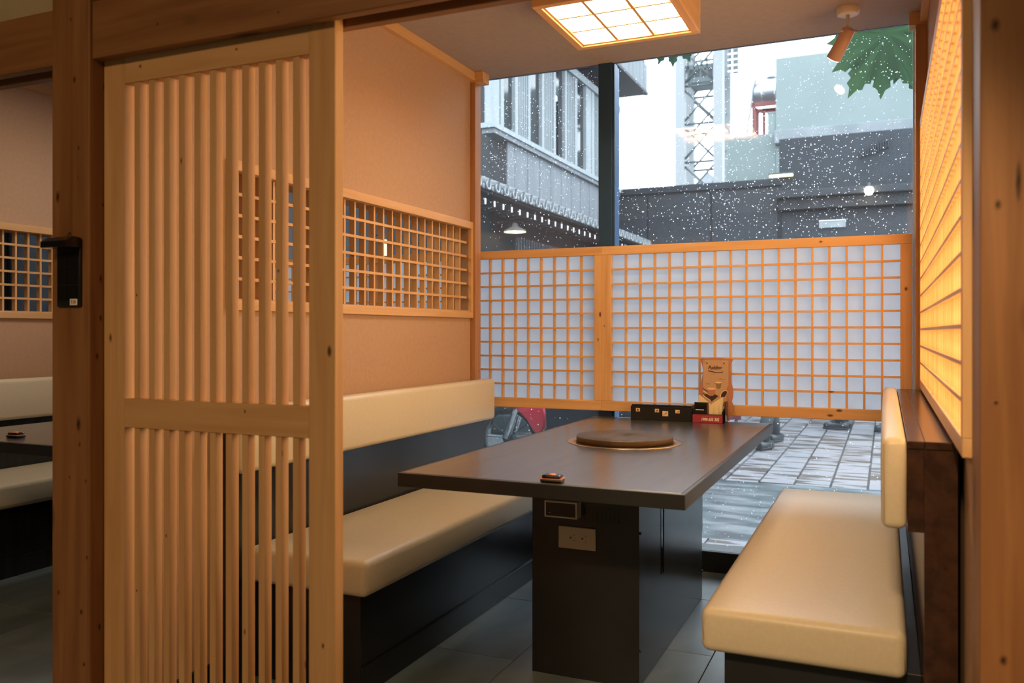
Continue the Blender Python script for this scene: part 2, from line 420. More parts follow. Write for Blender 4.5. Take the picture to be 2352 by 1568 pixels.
# timber posts and grooved beams of the booth fronts
def post(label, x0, x1):
    t = thing('timber_post', ((x0 + x1) / 2, 1.71, 0), label, 'post')
    box('shaft', x0, x1, 1.637, 1.785, 0, 3.0, TIMB[2], t, .004)
    return t
lp = post('thick knotty brown timber post with the black holder hanging on it', -2.104, -1.959)
rpo = post('thick blurred timber post at the right edge of the photo', .1455, .2905)
def beam(label, x0, x1):
    t = thing('lintel_beam', ((x0 + x1) / 2, 1.69, 1.885), label, 'beam')
    y0, y1, za, zb = 1.645, 1.748, 1.885, 2.04
    MB().prism([(y0, za), (1.675, za), (1.675, za + .035), (1.719, za + .035), (1.719, za), (y1, za), (y1, zb), (y0, zb)], 0, x0, x1).build('grooved_beam', TIMB[0], t, .0025)
    return t
lb_ = beam('dark brown grooved lintel beam above the lattice sliding door', -1.959, .1455)
beam('dark brown grooved lintel beam left of the knotty post', -4.209, -2.104)
o = post('timber post of the next booth further left', -4.354, -4.209)

# sliding lattice door
d1 = struct('door_1', (-1.58, 1.70, 0.01))
DX0, DX1, DY0, DY1 = -1.957, -1.198, 1.681, 1.716
ys0, ys1 = DY0, DY1
bar('stile', DX0, DX0 + .076, ys0, ys1, .01, 1.905, PINE[2], d1, .0025)
bar('stile', DX1 - .076, DX1, ys0, ys1, .01, 1.905, PINE[2], d1, .0025)
bar('top_rail', DX0 + .076, DX1 - .076, ys0 + .001, ys1 - .001, 1.82, 1.905, PINE[0], d1, .001)
bar('middle_rail', DX0 + .076, DX1 - .076, ys0 + .001, ys1 - .001, .893, .971, PINE[0], d1, .001)
bar('bottom_rail', DX0 + .076, DX1 - .076, ys0 + .001, ys1 - .001, .01, .12, PINE[0], d1, .001)
for i in range(11):
    x = DX0 + .076 + .0325 + i * .0524
    bar('slat', x, x + .0195, DY0 + .004, DY0 + .0305, .971, 1.82, PINE[2], d1, .0015)
    bar('slat', x, x + .0195, DY0 + .004, DY0 + .0305, .12, .893, PINE[2], d1, .0015)

for p_, w_, h_ in (((-2.03, 1.637, 1.999), .004, .007), ((-2.016, 1.637, 1.834), .007, .013), ((-2.0, 1.637, 1.647), .005, .009), ((-2.003, 1.637, 1.567), .004, .005), ((-1.996, 1.637, .846), .005, .009), ((-2.035, 1.637, .755), .003, .006),
                   ((-1.973, 1.637, .748), .004, .009), ((-1.968, 1.637, .543), .005, .008), ((-2.077, 1.637, .436), .006, .010), ((-1.99, 1.637, .394), .008, .010), ((-1.98, 1.637, .254), .006, .008), ((-2.0, 1.637, .90), .012, .026), ((-2.08, 1.637, 1.52), .010, .02)):
    knot(lp, p_, 1, w_, h_, M['knot_timber'])
for p_, w_, h_ in (((-1.959, 1.685, 1.82), .008, .018), ((-1.959, 1.679, 1.497), .004, .008), ((-1.959, 1.660, 1.084), .007, .013), ((-1.959, 1.672, 1.188), .005, .012), ((-1.959, 1.668, .348), .007, .015), ((-1.959, 1.672, 1.295), .006, .016)):
    knot(lp, p_, 0, w_, h_, M['knot_timber'])
for p_, w_, h_ in (((.168, 1.637, 1.666), .009, .014), ((.172, 1.637, 1.364), .006, .010), ((.202, 1.637, 1.40), .007, .05), ((.169, 1.637, 1.031), .006, .006), ((.18, 1.637, .60), .008, .012)):
    knot(rpo, p_, 1, w_, h_, M['knot_timber'])
for p_, w_, h_ in (((-1.723, 1.645, 1.945), .006, .006), ((-1.335, 1.645, 1.917), .004, .005), ((-.9, 1.645, 1.95), .007, .006)):
    knot(lb_, p_, 1, w_, h_, M['knot_timber'])
for p_, w_, h_ in (((-1.469, 1.682, .951), .005, .008), ((-1.823, 1.682, 1.859), .007, .007), ((-1.496, 1.682, 1.861), .006, .005), ((-1.232, 1.681, .40), .006, .010)):
    knot(d1, p_, 1, w_, h_, M['knot_pine'])
for i_, z_, h_ in ((3, 1.596, .012), (0, 1.249, .006), (2, .614, .008), (7, .398, .012), (0, .457, .006), (9, 1.30, .006)):
    knot(d1, (DX0 + .076 + .0325 + i_ * .0524 + .0095, DY0 + .004, z_), 1, .0045, h_, M['knot_pine'])

# window wall : dark frame, glass panes
w1 = struct('window_1', (-1.0, 4.2, 0))
GY = 4.137
box('sill', -9.2, 3.2, 4.115, 4.27, -.12, .098, M['sill_black'], w1, .004)
box('head', -9.2, 3.2, 4.146, 4.158, CZ + .001, CZ + .12, M['frame_dark'], w1)
for k in range(-3, 2):
    xm = -1.332 + k * -P * -1 if False else -1.332 + k * 2.25
    mm = MB().box(xm, xm + .072, 4.118, 4.245, .098, CZ).box(xm + .072, xm + .080, 4.128, 4.185, .098, CZ)
    mm.build('mullion', M['frame_dark'], w1, .002)
    xa = xm + .08; xb = xm + 2.25
    box('pane', xa, xb, GY - .004, GY + .004, .098, CZ, M['glass'], w1)
bar('seal', .108, .116, 4.115, 4.13, .098, CZ, M['white_lamp'], w1)

# ------------------------------------------------------------------ shoji screens on the window
def shoji(label, x0, x1, cols, pitch, xin0, extra=.0, group=None):
    s = thing('shoji_screen', ((x0 + x1) / 2, 4.11, .757), label, 'screen', group)
    z0, z1 = .757, 1.576; ya, yb = 4.07, 4.10; fr = .043
    bar('rail', x0, x1, ya, yb, z1 - fr, z1, PINE[0], s, .0025); bar('rail', x0, x1, ya, yb, z0, z0 + fr + .007, PINE[0], s, .0025)
    xe = xin0 + cols * pitch
    bar('stile', x0, xin0, ya, yb, z0 + fr + .007, z1 - fr, PINE[2], s, .002); bar('stile', xe, x1, ya, yb, z0 + fr + .007, z1 - fr, PINE[2], s, .002)
    za, zb = z0 + fr + .007, z1 - fr; bw = .0095
    for i in range(1, cols):
        x = xin0 + i * pitch; bar('lattice_bar', x - bw / 2, x + bw / 2, ya + .008, yb - .002, za, zb, PINE[2], s)
    for j in range(1, 10):
        z = za + j * (zb - za) / 10; bar('lattice_rail', xin0, xe, ya + .006, yb - .008, z - bw / 2, z + bw / 2, PINE[0], s)
    MB().add([(x0 + .01, yb, z0 + .01), (x1 - .01, yb, z0 + .01), (x1 - .01, yb, z1 - .01), (x0 + .01, yb, z1 - .01)], [(0, 1, 2, 3)]).build('paper', M['washi'], s)
    return s
sl = shoji('narrow shoji screen on the window left of the black mullion', -2.035, -1.302, 9, .0727, -1.339 - 9 * .0727)
sr = shoji('wide shoji screen on the window behind the table', -1.302, .105, 18, .0727, -1.2515)
for p_, w_, h_ in (((-1.318, 4.07, 1.111), .006, .014), ((-1.285, 4.07, 1.18), .004, .008)): knot(sl if p_[0] < -1.302 else sr, p_, 1, w_, h_, M['knot_pine'])
for p_, w_, h_ in (((-.269, 4.07, 1.556), .012, .007), ((.080, 4.07, 1.337), .010, .013)): knot(sr, p_, 1, w_, h_, M['knot_pine'])
copy_tree(sl, (P, 0, 0), None, 'narrow shoji screen seen through the lattice wall window, far left part')
copy_tree(sr, (P, 0, 0), None, 'wide shoji screen seen through the lattice wall window')

# ------------------------------------------------------------------ backlit lattice panel on the right wall
rp = thing('backlit_lattice_panel', (.155, 2.95, .90), 'glowing yellow backlit lattice panel on the right wall', 'wall light')
x0, x1, y0, y1, z0, z1 = .130, XR, 1.792, 3.98, .915, 2.035; fr = .036
bar('rail', x0, x1, y0, y1, z0, z0 + fr, PINE[1], rp, .002); bar('rail', x0, x1, y0, y1, z1 - fr, z1, PINE[1], rp, .002)
bar('stile', x0, x1, y0, y0 + fr, z0 + fr, z1 - fr, PINE[2], rp, .002); bar('stile', x0, x1, y1 - fr, y1, z0 + fr, z1 - fr, PINE[2], rp, .002)
MB().add([(x1 - .003, y0 + .01, z0 + .01), (x1 - .003, y1 - .01, z0 + .01), (x1 - .003, y1 - .01, z1 - .01), (x1 - .003, y0 + .01, z1 - .01)], [(0, 1, 2, 3)]).build('paper', M['lit_paper'], rp)
nc, nr, bw = 30, 15, .0085
for i in range(1, nc):
    y = y0 + fr + i * (y1 - y0 - 2 * fr) / nc; bar('lattice_bar', x0 + .006, x1 - .004, y - bw / 2, y + bw / 2, z0 + fr, z1 - fr, PINE[2], rp)
for j in range(1, nr):
    z = z0 + fr + j * (z1 - z0 - 2 * fr) / nr; bar('lattice_rail', x0 + .001, x1 - .012, y0 + fr, y1 - fr, z - bw / 2, z + bw / 2, PINE[1], rp)

# ------------------------------------------------------------------ benches
def cushion(name, x0, x1, y0, y1, z0, z1, parent, r=.03, puff=.006, axis=2, tip=1):
    """upholstered block: rounded, a little domed on its face"""
    nx, ny, nz = (max(2, int((b - a) / .06)) for a, b in ((x0, x1), (y0, y1), (z0, z1)))
    m = MB().box(x0, x1, y0, y1, z0, z1)
    o = m.build(name, M['leather'], parent, r, 5)
    me = o.data; bm = bmesh.new(); bm.from_mesh(me)
    big = [e for e in bm.edges if e.calc_length() > .12]
    for _ in range(3):
        bmesh.ops.subdivide_edges(bm, edges=[e for e in bm.edges if e.calc_length() > .13], cuts=1, use_grid_fill=True)
    h = Vector(((x1 - x0) / 2, (y1 - y0) / 2, (z1 - z0) / 2)); o_ax = [i for i in range(3) if i != axis]
    for v in bm.verts:
        if v.co[axis] * tip > h[axis] * .8:
            a = 1 - (v.co[o_ax[0]] / h[o_ax[0]]) ** 4; b = 1 - (v.co[o_ax[1]] / h[o_ax[1]]) ** 4
            v.co[axis] += tip * puff * max(a, 0) * max(b, 0)
    for f in bm.faces: f.smooth = True
    bm.to_mesh(me); bm.free(); return o
def left_bench(label, dx=0):
    b = thing('bench', (XL + .25 + dx, 3.1, 0), label, 'bench')
    cushion('seat_cushion', -1.925 + dx, -1.455 + dx, 2.20, 4.03, .332, .445, b, .022, .005)
    MB().tube([(-1.915 + dx, 2.2035, .424), (-1.50 + dx, 2.2035, .424), (-1.47 + dx, 2.207, .420), (-1.4585 + dx, 2.215, .405), (-1.4585 + dx, 2.2145, .35)], .0016, 6).build('seam', M['leather_seam'], b)
    cushion('back_cushion', -1.930 + dx, -1.866 + dx, 2.12, 4.035, .697, .907, b, .02, .004, 0, 1)
    box('back_panel', XL + .02 + dx, -1.930 + dx, 2.135, 4.03, 0, .885, M['black_lam'], b, .002)
    box('base', -1.93 + dx, -1.515 + dx, 2.26, 4.03, 0, .332, M['black_lam'], b, .002)
    box('kick_board', -1.515 + dx, -1.505 + dx, 2.26, 4.03, 0, .09, M['black_lam'], b, .002)
    return b
left_bench('cream cushioned bench along the tan wall left of the table')
left_bench('cream cushioned bench in the next booth left of the knotty post', P)
rb = thing('bench', (-.15, 3.1, 0), 'cream cushioned bench in front of the glowing lattice panel', 'bench')
cushion('seat_cushion', -.435, .045, 2.19, 4.03, .332, .445, rb, .022, .005)
MB().tube([(-.425, 2.197, .345), (-.430, 2.196, .395), (-.424, 2.1945, .418), (-.40, 2.1935, .4245), (.02, 2.1935, .4245), (.038, 2.197, .41), (.041, 2.199, .35)], .0016, 6).build('seam', M['leather_seam'], rb)
cushion('back_cushion', -.010, .043, 2.10, 4.03, .705, .912, rb, .018, .004, 0, -1)
MB().tube([(-.003, 2.1045, .72), (-.004, 2.1045, .895), (.0, 2.104, .900), (.03, 2.104, .900)], .0013, 6).build('seam', M['leather_seam'], rb)
box('backing_board', .044, .078, 2.115, 4.03, .70, .888, M['dark_wood'], rb, .001)
box('support_panel', .078, .1455, 2.115, 4.03, 0, .888, M['dark_wood'], rb, .001)
bar('ledge_board', .044, .079, 2.11, 4.035, .888, .905, M['dark_wood'], rb, .001)
bar('ledge_board', .080, XR - .002, 2.11, 4.035, .888, .905, M['dark_wood'], rb, .001)
box('base', -.385, .078, 2.25, 4.03, 0, .332, M['black_lam'], rb, .002)

# ------------------------------------------------------------------ barbecue tables
def table(label, dx=0):
    t = thing('dining_table', (-.905 + dx, 3.14, 0), label, 'table')
    X0, X1, Y0, Y1 = -1.333 + dx, -.474 + dx, 2.185, 4.06
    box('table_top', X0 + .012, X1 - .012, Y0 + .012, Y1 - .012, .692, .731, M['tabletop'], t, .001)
    for a in ((X0, X1, Y0, Y0 + .0115), (X0, X1, Y1 - .0115, Y1), (X0, X0 + .0115, Y0 + .0115, Y1 - .0115), (X1 - .0115, X1, Y0 + .0115, Y1 - .0115)):
        box('edge_strip', *a, .690, .7305, M['table_edge'], t, .0015)
    px0, px1, py0, py1 = -1.10 + dx, -.728 + dx, 2.673, 3.70
    box('pedestal', px0, px1, py0, py1, 0, .690, M['black_lam'], t, .002)
    box('pedestal_slot', px1 - .001, px1 + .0015, 2.965, 2.990, .292, .66, M['gloss_black'], t)
    bar('access_door', px1 + .0002, px1 + .004, 2.995, 3.69, .292, .66, M['black_lam'], t, .001)
    for y, z in ((2.68, .5), (2.68, .12), (3.69, .5), (3.69, .12)):
        MB().tube([(px1, y, z), (px1 + .006, y, z)], .005, 8).build('screw', M['black_plastic'], t)
    for i in range(9):
        x = -.915 + dx + i * .0145; bar('vent_slot', x, x + .006, py0 - .0015, py0 + .001, .525, .572, M['gloss_black'], t)
    # control box and power outlet on the pedestal
    cb = box('control_box', -1.038 + dx, -.923 + dx, 2.628, 2.673, .537, .593, M['silver'], t, .003)
    box('display', -1.032 + dx, -.929 + dx, 2.6265, 2.629, .543, .587, M['gloss_black'], cb, .0008)
    MB().tube([(-1.018 + dx, 2.6255, .5535), (-1.018 + dx, 2.627, .5535)], .0015, 8).build('indicator', M['white_print'], cb)
    ol = box('power_outlet', -1.001 + dx, -.873 + dx, 2.664, 2.673, .431, .503, M['socket'], t, .002)
    for cx in (-.958, -.917):
        MB().tube([(cx + dx, 2.6635, .468), (cx + dx, 2.665, .468)], .0032, 10).build('earth_hole', M['socket_hole'], ol)
        for dz in (-.009, .009):
            m = MB().lathe((cx + .012 + dx, 2.6638, .468 + dz), [(.0055, 0), (.0055, .0004), (.0045, .0004), (.0045, 0)], 12, 1)
            m.build('socket_ring', M['leather_seam'], ol); box('socket_slot', cx + .0095 + dx, cx + .0145 + dx, 2.6634, 2.665, .4674 + dz, .4688 + dz, M['socket_hole'], ol)
    MB().lathe((-.913 + dx, 3.143, .731), [(.185, 0), (.216, 0), (.2165, .001), (.215, .0022), (.186, .0030), (.185, .0)], 56).build('grill_rim', M['brass'], t)
    return t
table('long dark barbecue table with round grill lid, black tray and menu on it')
table('dark table in the next booth, seen left of the knotty post', P)
g = thing('grill_lid', (-.913, 3.143, .734), 'round dark wooden grill lid in the middle of the long table', 'lid')
MB().lathe((-.913, 3.143, .734), [(0, .0205), (.006, .0205), (.0065, .0215), (.180, .0215), (.1825, .019)], 64).build('lid_top', M['lid'], g)
MB().lathe((-.913, 3.143, .734), [(.1828, .0195), (.1828, .001), (0, .001)], 64).build('lid_side', M['lid_side'], g)
MB().lathe((-.913, 3.143, .734), [(0, .0217), (.009, .0217), (.0095, .0214)], 20).build('finger_hole', M['gloss_black'], g)

def bell(label, x, y, rz):
    b = thing('call_button', (x, y, .731), label, 'call button')
    a = box('body', x - .031, x + .031, y - .021, y + .021, .7312, .742, M['black_plastic'], b, .005, 3)
    a = box('cap', x - .027, x + .027, y - .018, y + .018, .7424, .752, M['gloss_black'], b, .0045, 3)
    a = box('ring', x - .0312, x + .0312, y - .0212, y + .0212, .7405, .7428, M['orange'], b, .001)  # orange band paints a reflection around the dark body
    MB().lathe((x, y, .752), [(0, .0018), (.009, .0018), (.011, 0)], 16).build('push_button', M['orange'], b)
    b.rotation_euler.z = R(rz)
    return b
bell('small black call button with painted orange reflection at the near table edge', -.853, 2.222, 4)
bell('call button on the dark table left of the knotty post', -3.16, 2.30, 3)

# tray, menu and paper goods at the window end of the table
TZ = .731
t = thing('cutlery_tray', (-.97, 4.0, TZ), 'long black cutlery box with picture stickers at the window', 'box')
fy = 3.962
m = MB().box(-1.12, -.826, fy, fy + .082, TZ, TZ + .066)
m.build('body', M['black_plastic'], t, .002)
box('lid', -1.116, -.830, fy + .004, fy + .078, TZ + .0665, TZ + .074, M['black_plastic'], t, .002)
box('lid_recess', -1.108, -.838, fy + .010, fy + .072, TZ + .0735, TZ + .0745, M['gloss_black'], t)
def sticker(x, z, w, h, kind):
    s = box('sticker', x - w / 2, x + w / 2, fy - .0006, fy, z - h / 2, z + h / 2, M['cream_print'], t)
    y = fy - .0009
    def poly(pts, m):
        MB().prism([(x + a * w, z + b * h) for a, b in pts], 1, y, fy - .0005).build('picture', m, s)
    if kind == 0: poly([(-.3, -.15), (-.1, -.32), (.25, -.25), (.35, .0), (.05, .05), (-.1, .25), (-.25, .1)], M['brown_print'])
    if kind == 1: poly([(-.25, -.2), (.0, -.28), (.32, .05), (.28, .28), (.05, .2)], M['brown_print'])
    if kind == 2:
        poly([(-.38, -.36), (-.34, -.38), (.36, .34), (.32, .38)], M['brown_print']); poly([(-.05, -.1), (.25, .05), (.23, .12), (-.05, -.02)], M['brown_print'])
    if kind == 3: poly([(-.36, -.22), (.1, -.28), (.36, .0), (.3, .18), (.0, -.05)], M['berry_print'])
sticker(-1.084, TZ + .048, .020, .016, 0); sticker(-.992, TZ + .047, .020, .016, 1)
sticker(-.952, TZ + .034, .027, .024, 2); sticker(-.894, TZ + .046, .020, .016, 3)

h = thing('napkin_holder', (-.74, 4.0, TZ), 'small black table caddy with the red phone number label', 'caddy')
hy = 3.95
mm = MB().box(-.818, -.683, hy, hy + .004, TZ, TZ + .040).box(-.818, -.814, hy, hy + .07, TZ, TZ + .055).box(-.687, -.683, hy, hy + .07, TZ, TZ + .055).box(-.818, -.683, hy, hy + .07, TZ, TZ + .004).box(-.818, -.683, hy + .066, hy + .07, TZ, TZ + .06)
mm.build('tray', M['black_plastic'], h)
box('side_plate', -.678, -.674, hy + .015, hy + .085, TZ, TZ + .098, M['gloss_black'], h, .001)
lb = box('label', -.820, -.684, hy - .002, hy - .0002, TZ + .001, TZ + .038, M['red_card'], h)
text('phone_number', '1900 633 302', .0185, M['white_print'], lb, (-.782, hy - .0022, TZ + .0105), (R(90), 0, 0), .18, .00035, .0002, sx=.80)
bar('printed_line', -.782, -.690, hy - .0026, hy - .002, TZ + .0285, TZ + .0296, M['rose_print'], lb)
c = thing('menu_card', (-.785, 3.97, TZ + .005), 'small black folded card standing in the table caddy', 'card')
box('front_leaf', -.814, -.757, hy + .006, hy + .0075, TZ + .006, TZ + .094, M['gloss_black'], c)
MB().prism([(-.757, hy + .006), (-.7515, hy + .018), (-.7505, hy + .018), (-.756, hy + .006)], 2, TZ + .006, TZ + .094).build('side_leaf', M['brown_print'], c)
bar('printed_line', -.808, -.770, hy + .0054, hy + .006, TZ + .0575, TZ + .0605, M['white_print'], c)
def napkin(label, pts, y):
    n = thing('paper_napkin', (pts[0][0], y, TZ + .006), label, 'napkin')
    MB().prism(pts, 1, y, y + .004).build('folded_sheet', M['napkin'], n)
napkin('cream napkin folded to a point behind the black card', [(-.802, TZ + .006), (-.742, TZ + .006), (-.742, TZ + .078), (-.796, TZ + .124), (-.802, TZ + .124)], hy + .046)
napkin('cream napkin folded to a point behind the toothpick packets', [(-.735, TZ + .006), (-.691, TZ + .006), (-.691, TZ + .118), (-.738, TZ + .088)], hy + .052)
for i in range(7):
    x = -.746 + i * .0082
    s = thing('toothpick_packet', (x, hy + .02, TZ + .005), 'thin cream paper packet in the row at the right of the caddy', 'packet', 'toothpick packets in the caddy')
    y = hy + .012 + (i % 3) * .004
    MB().box(x, x + .0075, y, y + .002, TZ + .006, TZ + .086 - (i % 3) * .002).build('sleeve', M['napkin'], s)

mn = thing('menu_stand', (-.727, 4.04, TZ), 'curvy brown dessert menu board with cups pictured standing behind the caddy', 'menu')
my = 4.044; cx = -.730
half = [(.062, 0), (.066, .03), (.076, .045), (.073, .06), (.078, .075), (.072, .092), (.077, .11), (.079, .135), (.075, .16), (.068, .185), (.064, .21), (.062, .235), (.066, .262), (.072, .275), (.077, .284), (.076, .289), (.066, .291), (.052, .289), (.035, .291), (.018, .294)]
outl = [(cx + a, TZ + .004 + b) for a, b in half] + [(cx - a, TZ + .004 + b) for a, b in half[::-1]]
MB().prism(outl, 1, my, my + .007).build('board', M['kraft_dark'], mn, .001)
outl2 = [(cx + a * .975, TZ + .005 + b * .988) for a, b in half] + [(cx - a * .975, TZ + .005 + b * .988) for a, b in half[::-1]]
MB().prism(outl2, 1, my - .0012, my - .0001).build('board_face', M['rose_print'], mn)
MB().box(cx - .060, cx + .057, my - .004, my - .0025, TZ + .03, TZ + .286).build('menu_sheet', M['kraft'], mn)
for sx in (-.042, .037):
    MB().tube([(cx + sx, my - .0045, TZ + .272), (cx + sx - .008, my - .008, TZ + .284), (cx + sx - .012, my + .002, TZ + .296), (cx + sx - .01, my + .010, TZ + .288)], .0011, 6).build('ring', M['chrome'], mn)
    MB().tube([(cx + sx, my - .0046, TZ + .272), (cx + sx, my - .0038, TZ + .272)], .0035, 10).build('punch_hole', M['choc_print'], mn)
fyp = my - .0042
def pic(name, pts, mm_, lay=0):
    MB().prism([(cx + a, TZ + b) for a, b in pts], 1, fyp - .0003 - lay * .0004, fyp + .0002).build(name, mm_, mn)
def ell(a, b, ra, rb, n=18, rot=0):
    return [(a + ra * math.cos(q) * math.cos(rot) - rb * math.sin(q) * math.sin(rot), b + ra * math.cos(q) * math.sin(rot) + rb * math.sin(q) * math.cos(rot)) for q in [2 * math.pi * i / n for i in range(n)]]
text('title', 'Pudding', .024, M['brown_print'], mn, (cx - .037, fyp - .0006, TZ + .2435), (R(90), 0, 0), .35, .0005, .0002, sx=.80)
pic('title_flourish', [(-.040, .234), (-.032, .238), (0, .231), (.025, .231), (.034, .236), (.030, .228), (.015, .2275), (-.005, .2275), (-.032, .233)], M['brown_print'])
for a, b, c_, in ((-.024, .2205, .024), (.014, .196, .026), (.014, .2005, .012), (-.05, .176, .022), (-.05, .172, .018)):
    pic('caption_line', [(a, b), (a + c_, b), (a + c_, b + .0016), (a, b + .0016)], M['green_print'])
# cups, tray, pitcher and plate of the printed picture
pic('cup_print', [(-.004, .182), (.026, .182), (.022, .158), (.016, .152), (.006, .152), (.002, .158)], M['green_print']); pic('cup_print', ell(.011, .182, .015, .004), M['cream_print'], 1)
pic('tray_print', [(-.058, .118), (-.02, .092), (.012, .118), (-.03, .14)], M['choc_print'])
for i in range(4): pic('mat_stripe', [(-.060, .150 - i * .011), (-.026, .128 - i * .011), (-.024, .131 - i * .011), (-.060, .155 - i * .011)], M['cream_print'] if i % 2 else M['brown_print'], 2)
pic('cup_print', [(-.040, .152), (-.002, .152), (-.005, .128), (-.014, .119), (-.030, .119), (-.037, .128)], M['rose_print'], 3); pic('cup_print', ell(-.021, .152, .019, .005), M['cream_print'], 4)
pic('pitcher_print', ell(.036, .128, .022, .013, 20, .95), M['cream_print'], 3); pic('pitcher_print', ell(.037, .128, .019, .0105, 20, .95), M['choc_print'], 4)
pic('pitcher_print', [(.046, .146), (.054, .166), (.057, .164), (.057, .10), (.05, .10)], M['rose_print'], 2)
pic('plate_print', ell(.010, .072, .034, .020), M['cream_print'], 2); pic('berry_print', ell(.020, .078, .019, .011), M['berry_print'], 4)

# ------------------------------------------------------------------ bill holder on the post
b = thing('bill_holder', (-2.03, 1.62, 1.22), 'black plastic bill holder hanging on the knotty post', 'holder')
box('back_plate', -2.076, -1.985, 1.629, 1.637, 1.218, 1.404, M['black_plastic'], b, .004, 3)
MB().prism([(1.583, 1.376), (1.629, 1.376), (1.629, 1.404), (1.608, 1.406), (1.583, 1.392)], 0, -2.081, -1.983).build('hood', M['gloss_black'], b, .002)
for x0_, x1_ in ((-2.070, -2.034), (-2.032, -1.996)):
    for z0_, z1_ in ((1.235, 1.276), (1.280, 1.327), (1.331, 1.362)):
        bar('panel', x0_, x1_, 1.6265, 1.629, z0_, z1_, M['gloss_black'], b, .0008)
MB().tube([(-2.03, 1.634, 1.403), (-2.03, 1.626, 1.412), (-2.03, 1.634, 1.420)], .0018, 6).build('hook', M['dark_steel'], b)
lb = box('number_label', -2.017, -1.990, 1.6235, 1.6255, 1.222, 1.239, M['white_print'], b)
text('number', 'T19', .0135, M['berry_print'], lb, (-2.0135, 1.6232, 1.2255), (R(90), 0, 0), 0, .0003, .0002, sx=.85)

# ------------------------------------------------------------------ ceiling lamp and spotlight
def ceiling_lamp(label, x0, x1, y0, y1, z0):
    l = thing('ceiling_lamp', ((x0 + x1) / 2, (y0 + y1) / 2, CZ), label, 'ceiling lamp')
    f = .030
    bar('frame_side', x0, x1, y0, y0 + f, z0, CZ, PINE[0], l, .003); bar('frame_side', x0, x1, y1 - f, y1, z0, CZ, PINE[0], l, .003)
    bar('frame_side', x0, x0 + f, y0 + f, y1 - f, z0, CZ, PINE[1], l, .003); bar('frame_side', x1 - f, x1, y0 + f, y1 - f, z0, CZ, PINE[1], l, .003)
    a0, a1, b0, b1 = x0 + f, x1 - f, y0 + f, y1 - f; q = .008
    for k in (0, 1):
        bar('inner_lip', a0, a1, (b0, b1 - q)[k], (b0 + q, b1)[k], z0 + .008, z0 + .030, PINE[0], l)
        bar('inner_lip', (a0, a1 - q)[k], (a0 + q, a1)[k], b0 + q, b1 - q, z0 + .008, z0 + .030, PINE[1], l)
    for k in (1, 2):
        x = a0 + (a1 - a0) * k / 3; bar('grid_bar', x - .0055, x + .0055, b0, b1, z0 + .010, z0 + .029, PINE[1], l)
        y = b0 + (b1 - b0) * k / 3; bar('grid_bar', a0, a1, y - .005, y + .005, z0 + .011, z0 + .028, PINE[0], l)
    for i in range(3):
        for j in range(3):
            xa = a0 + (a1 - a0) * i / 3; ya = b0 + (b1 - b0) * j / 3
            bar('diffuser_pane', xa + .001, xa + (a1 - a0) / 3 - .001, ya + .001, ya + (b1 - b0) / 3 - .001, z0 + .032, z0 + .035, M['diffuser'], l)
    box('back', a0, a1, b0, b1, CZ - .012, CZ - .001, M['white_lamp'], l)
    return l
ceiling_lamp('square wooden ceiling lamp with nine glowing panes above the table', -1.183, -.672, 2.865, 3.385, 2.33)

s = thing('ceiling_spotlight', (-.146, 3.83, CZ), 'small adjustable ceiling spotlight pointing at the window', 'spotlight')
MB().lathe((-.146, 3.83, CZ), [(0, -.030), (.036, -.030), (.045, -.026), (.046, 0)], 36).build('ceiling_plate', M['white_lamp'], s)
MB().tube([(-.146, 3.83, CZ - .03), (-.147, 3.835, CZ - .085)], .007, 12).build('stem', M['white_lamp'], s)
a = Vector((-.137, 3.82, 2.418)); bb = Vector((-.205, 3.885, 2.318))
MB().tube([a, a + (bb - a) * .06, bb], [.016, .026, .031], 24).build('lamp_head', M['copper'], s)
MB().tube([bb + (bb - a) * .002, bb + (bb - a) * .02], .027, 24).build('lens', M['bulb'], s)
MB().tube([a + (bb - a) * .1 + Vector((-.03, -.02, .0)), a + (bb - a) * .1 + Vector((.03, .02, .0))], .006, 10).build('pivot', M['white_lamp'], s)

# ================================================================== OUTDOORS
gr = struct('floor_street', (0, 10, 0))
box('ground_bed', -14, 10, 4.3, 60, -.2, -.03, M['earth'], gr)
box('wet_strip', -8, 6, 4.80, 6.73, -.03, -.004, M['ground'], gr)
for i in range(-9, 9):
    xa = -.122 + i * .258
    for j in range(9):
        ya = 6.75 + j * .92 - (.46 if i % 2 else 0); yb = ya + .905
        ya = max(ya, 6.75); yb = min(yb, 14.0)
        if yb - ya < .1: continue
        bar('paver', xa + .009, xa + .249, ya, yb, -.03, -.002 - .002 * ((i * 7 + j * 3) % 3), M['paver'], gr)
for i in range(-5, 5):
    bar('kerb_paver', -1.9 + i * .5, -1.41 + i * .5, 4.32, 4.785, -.03, 0, M['paver'], gr)
box('side_pavement', -8, -2.46, 6.75, 13.9, -.03, -.005, M['ground'], gr)
box('far_pavement', 4.6, 10, 6.75, 13.9, -.03, -.005, M['ground'], gr)

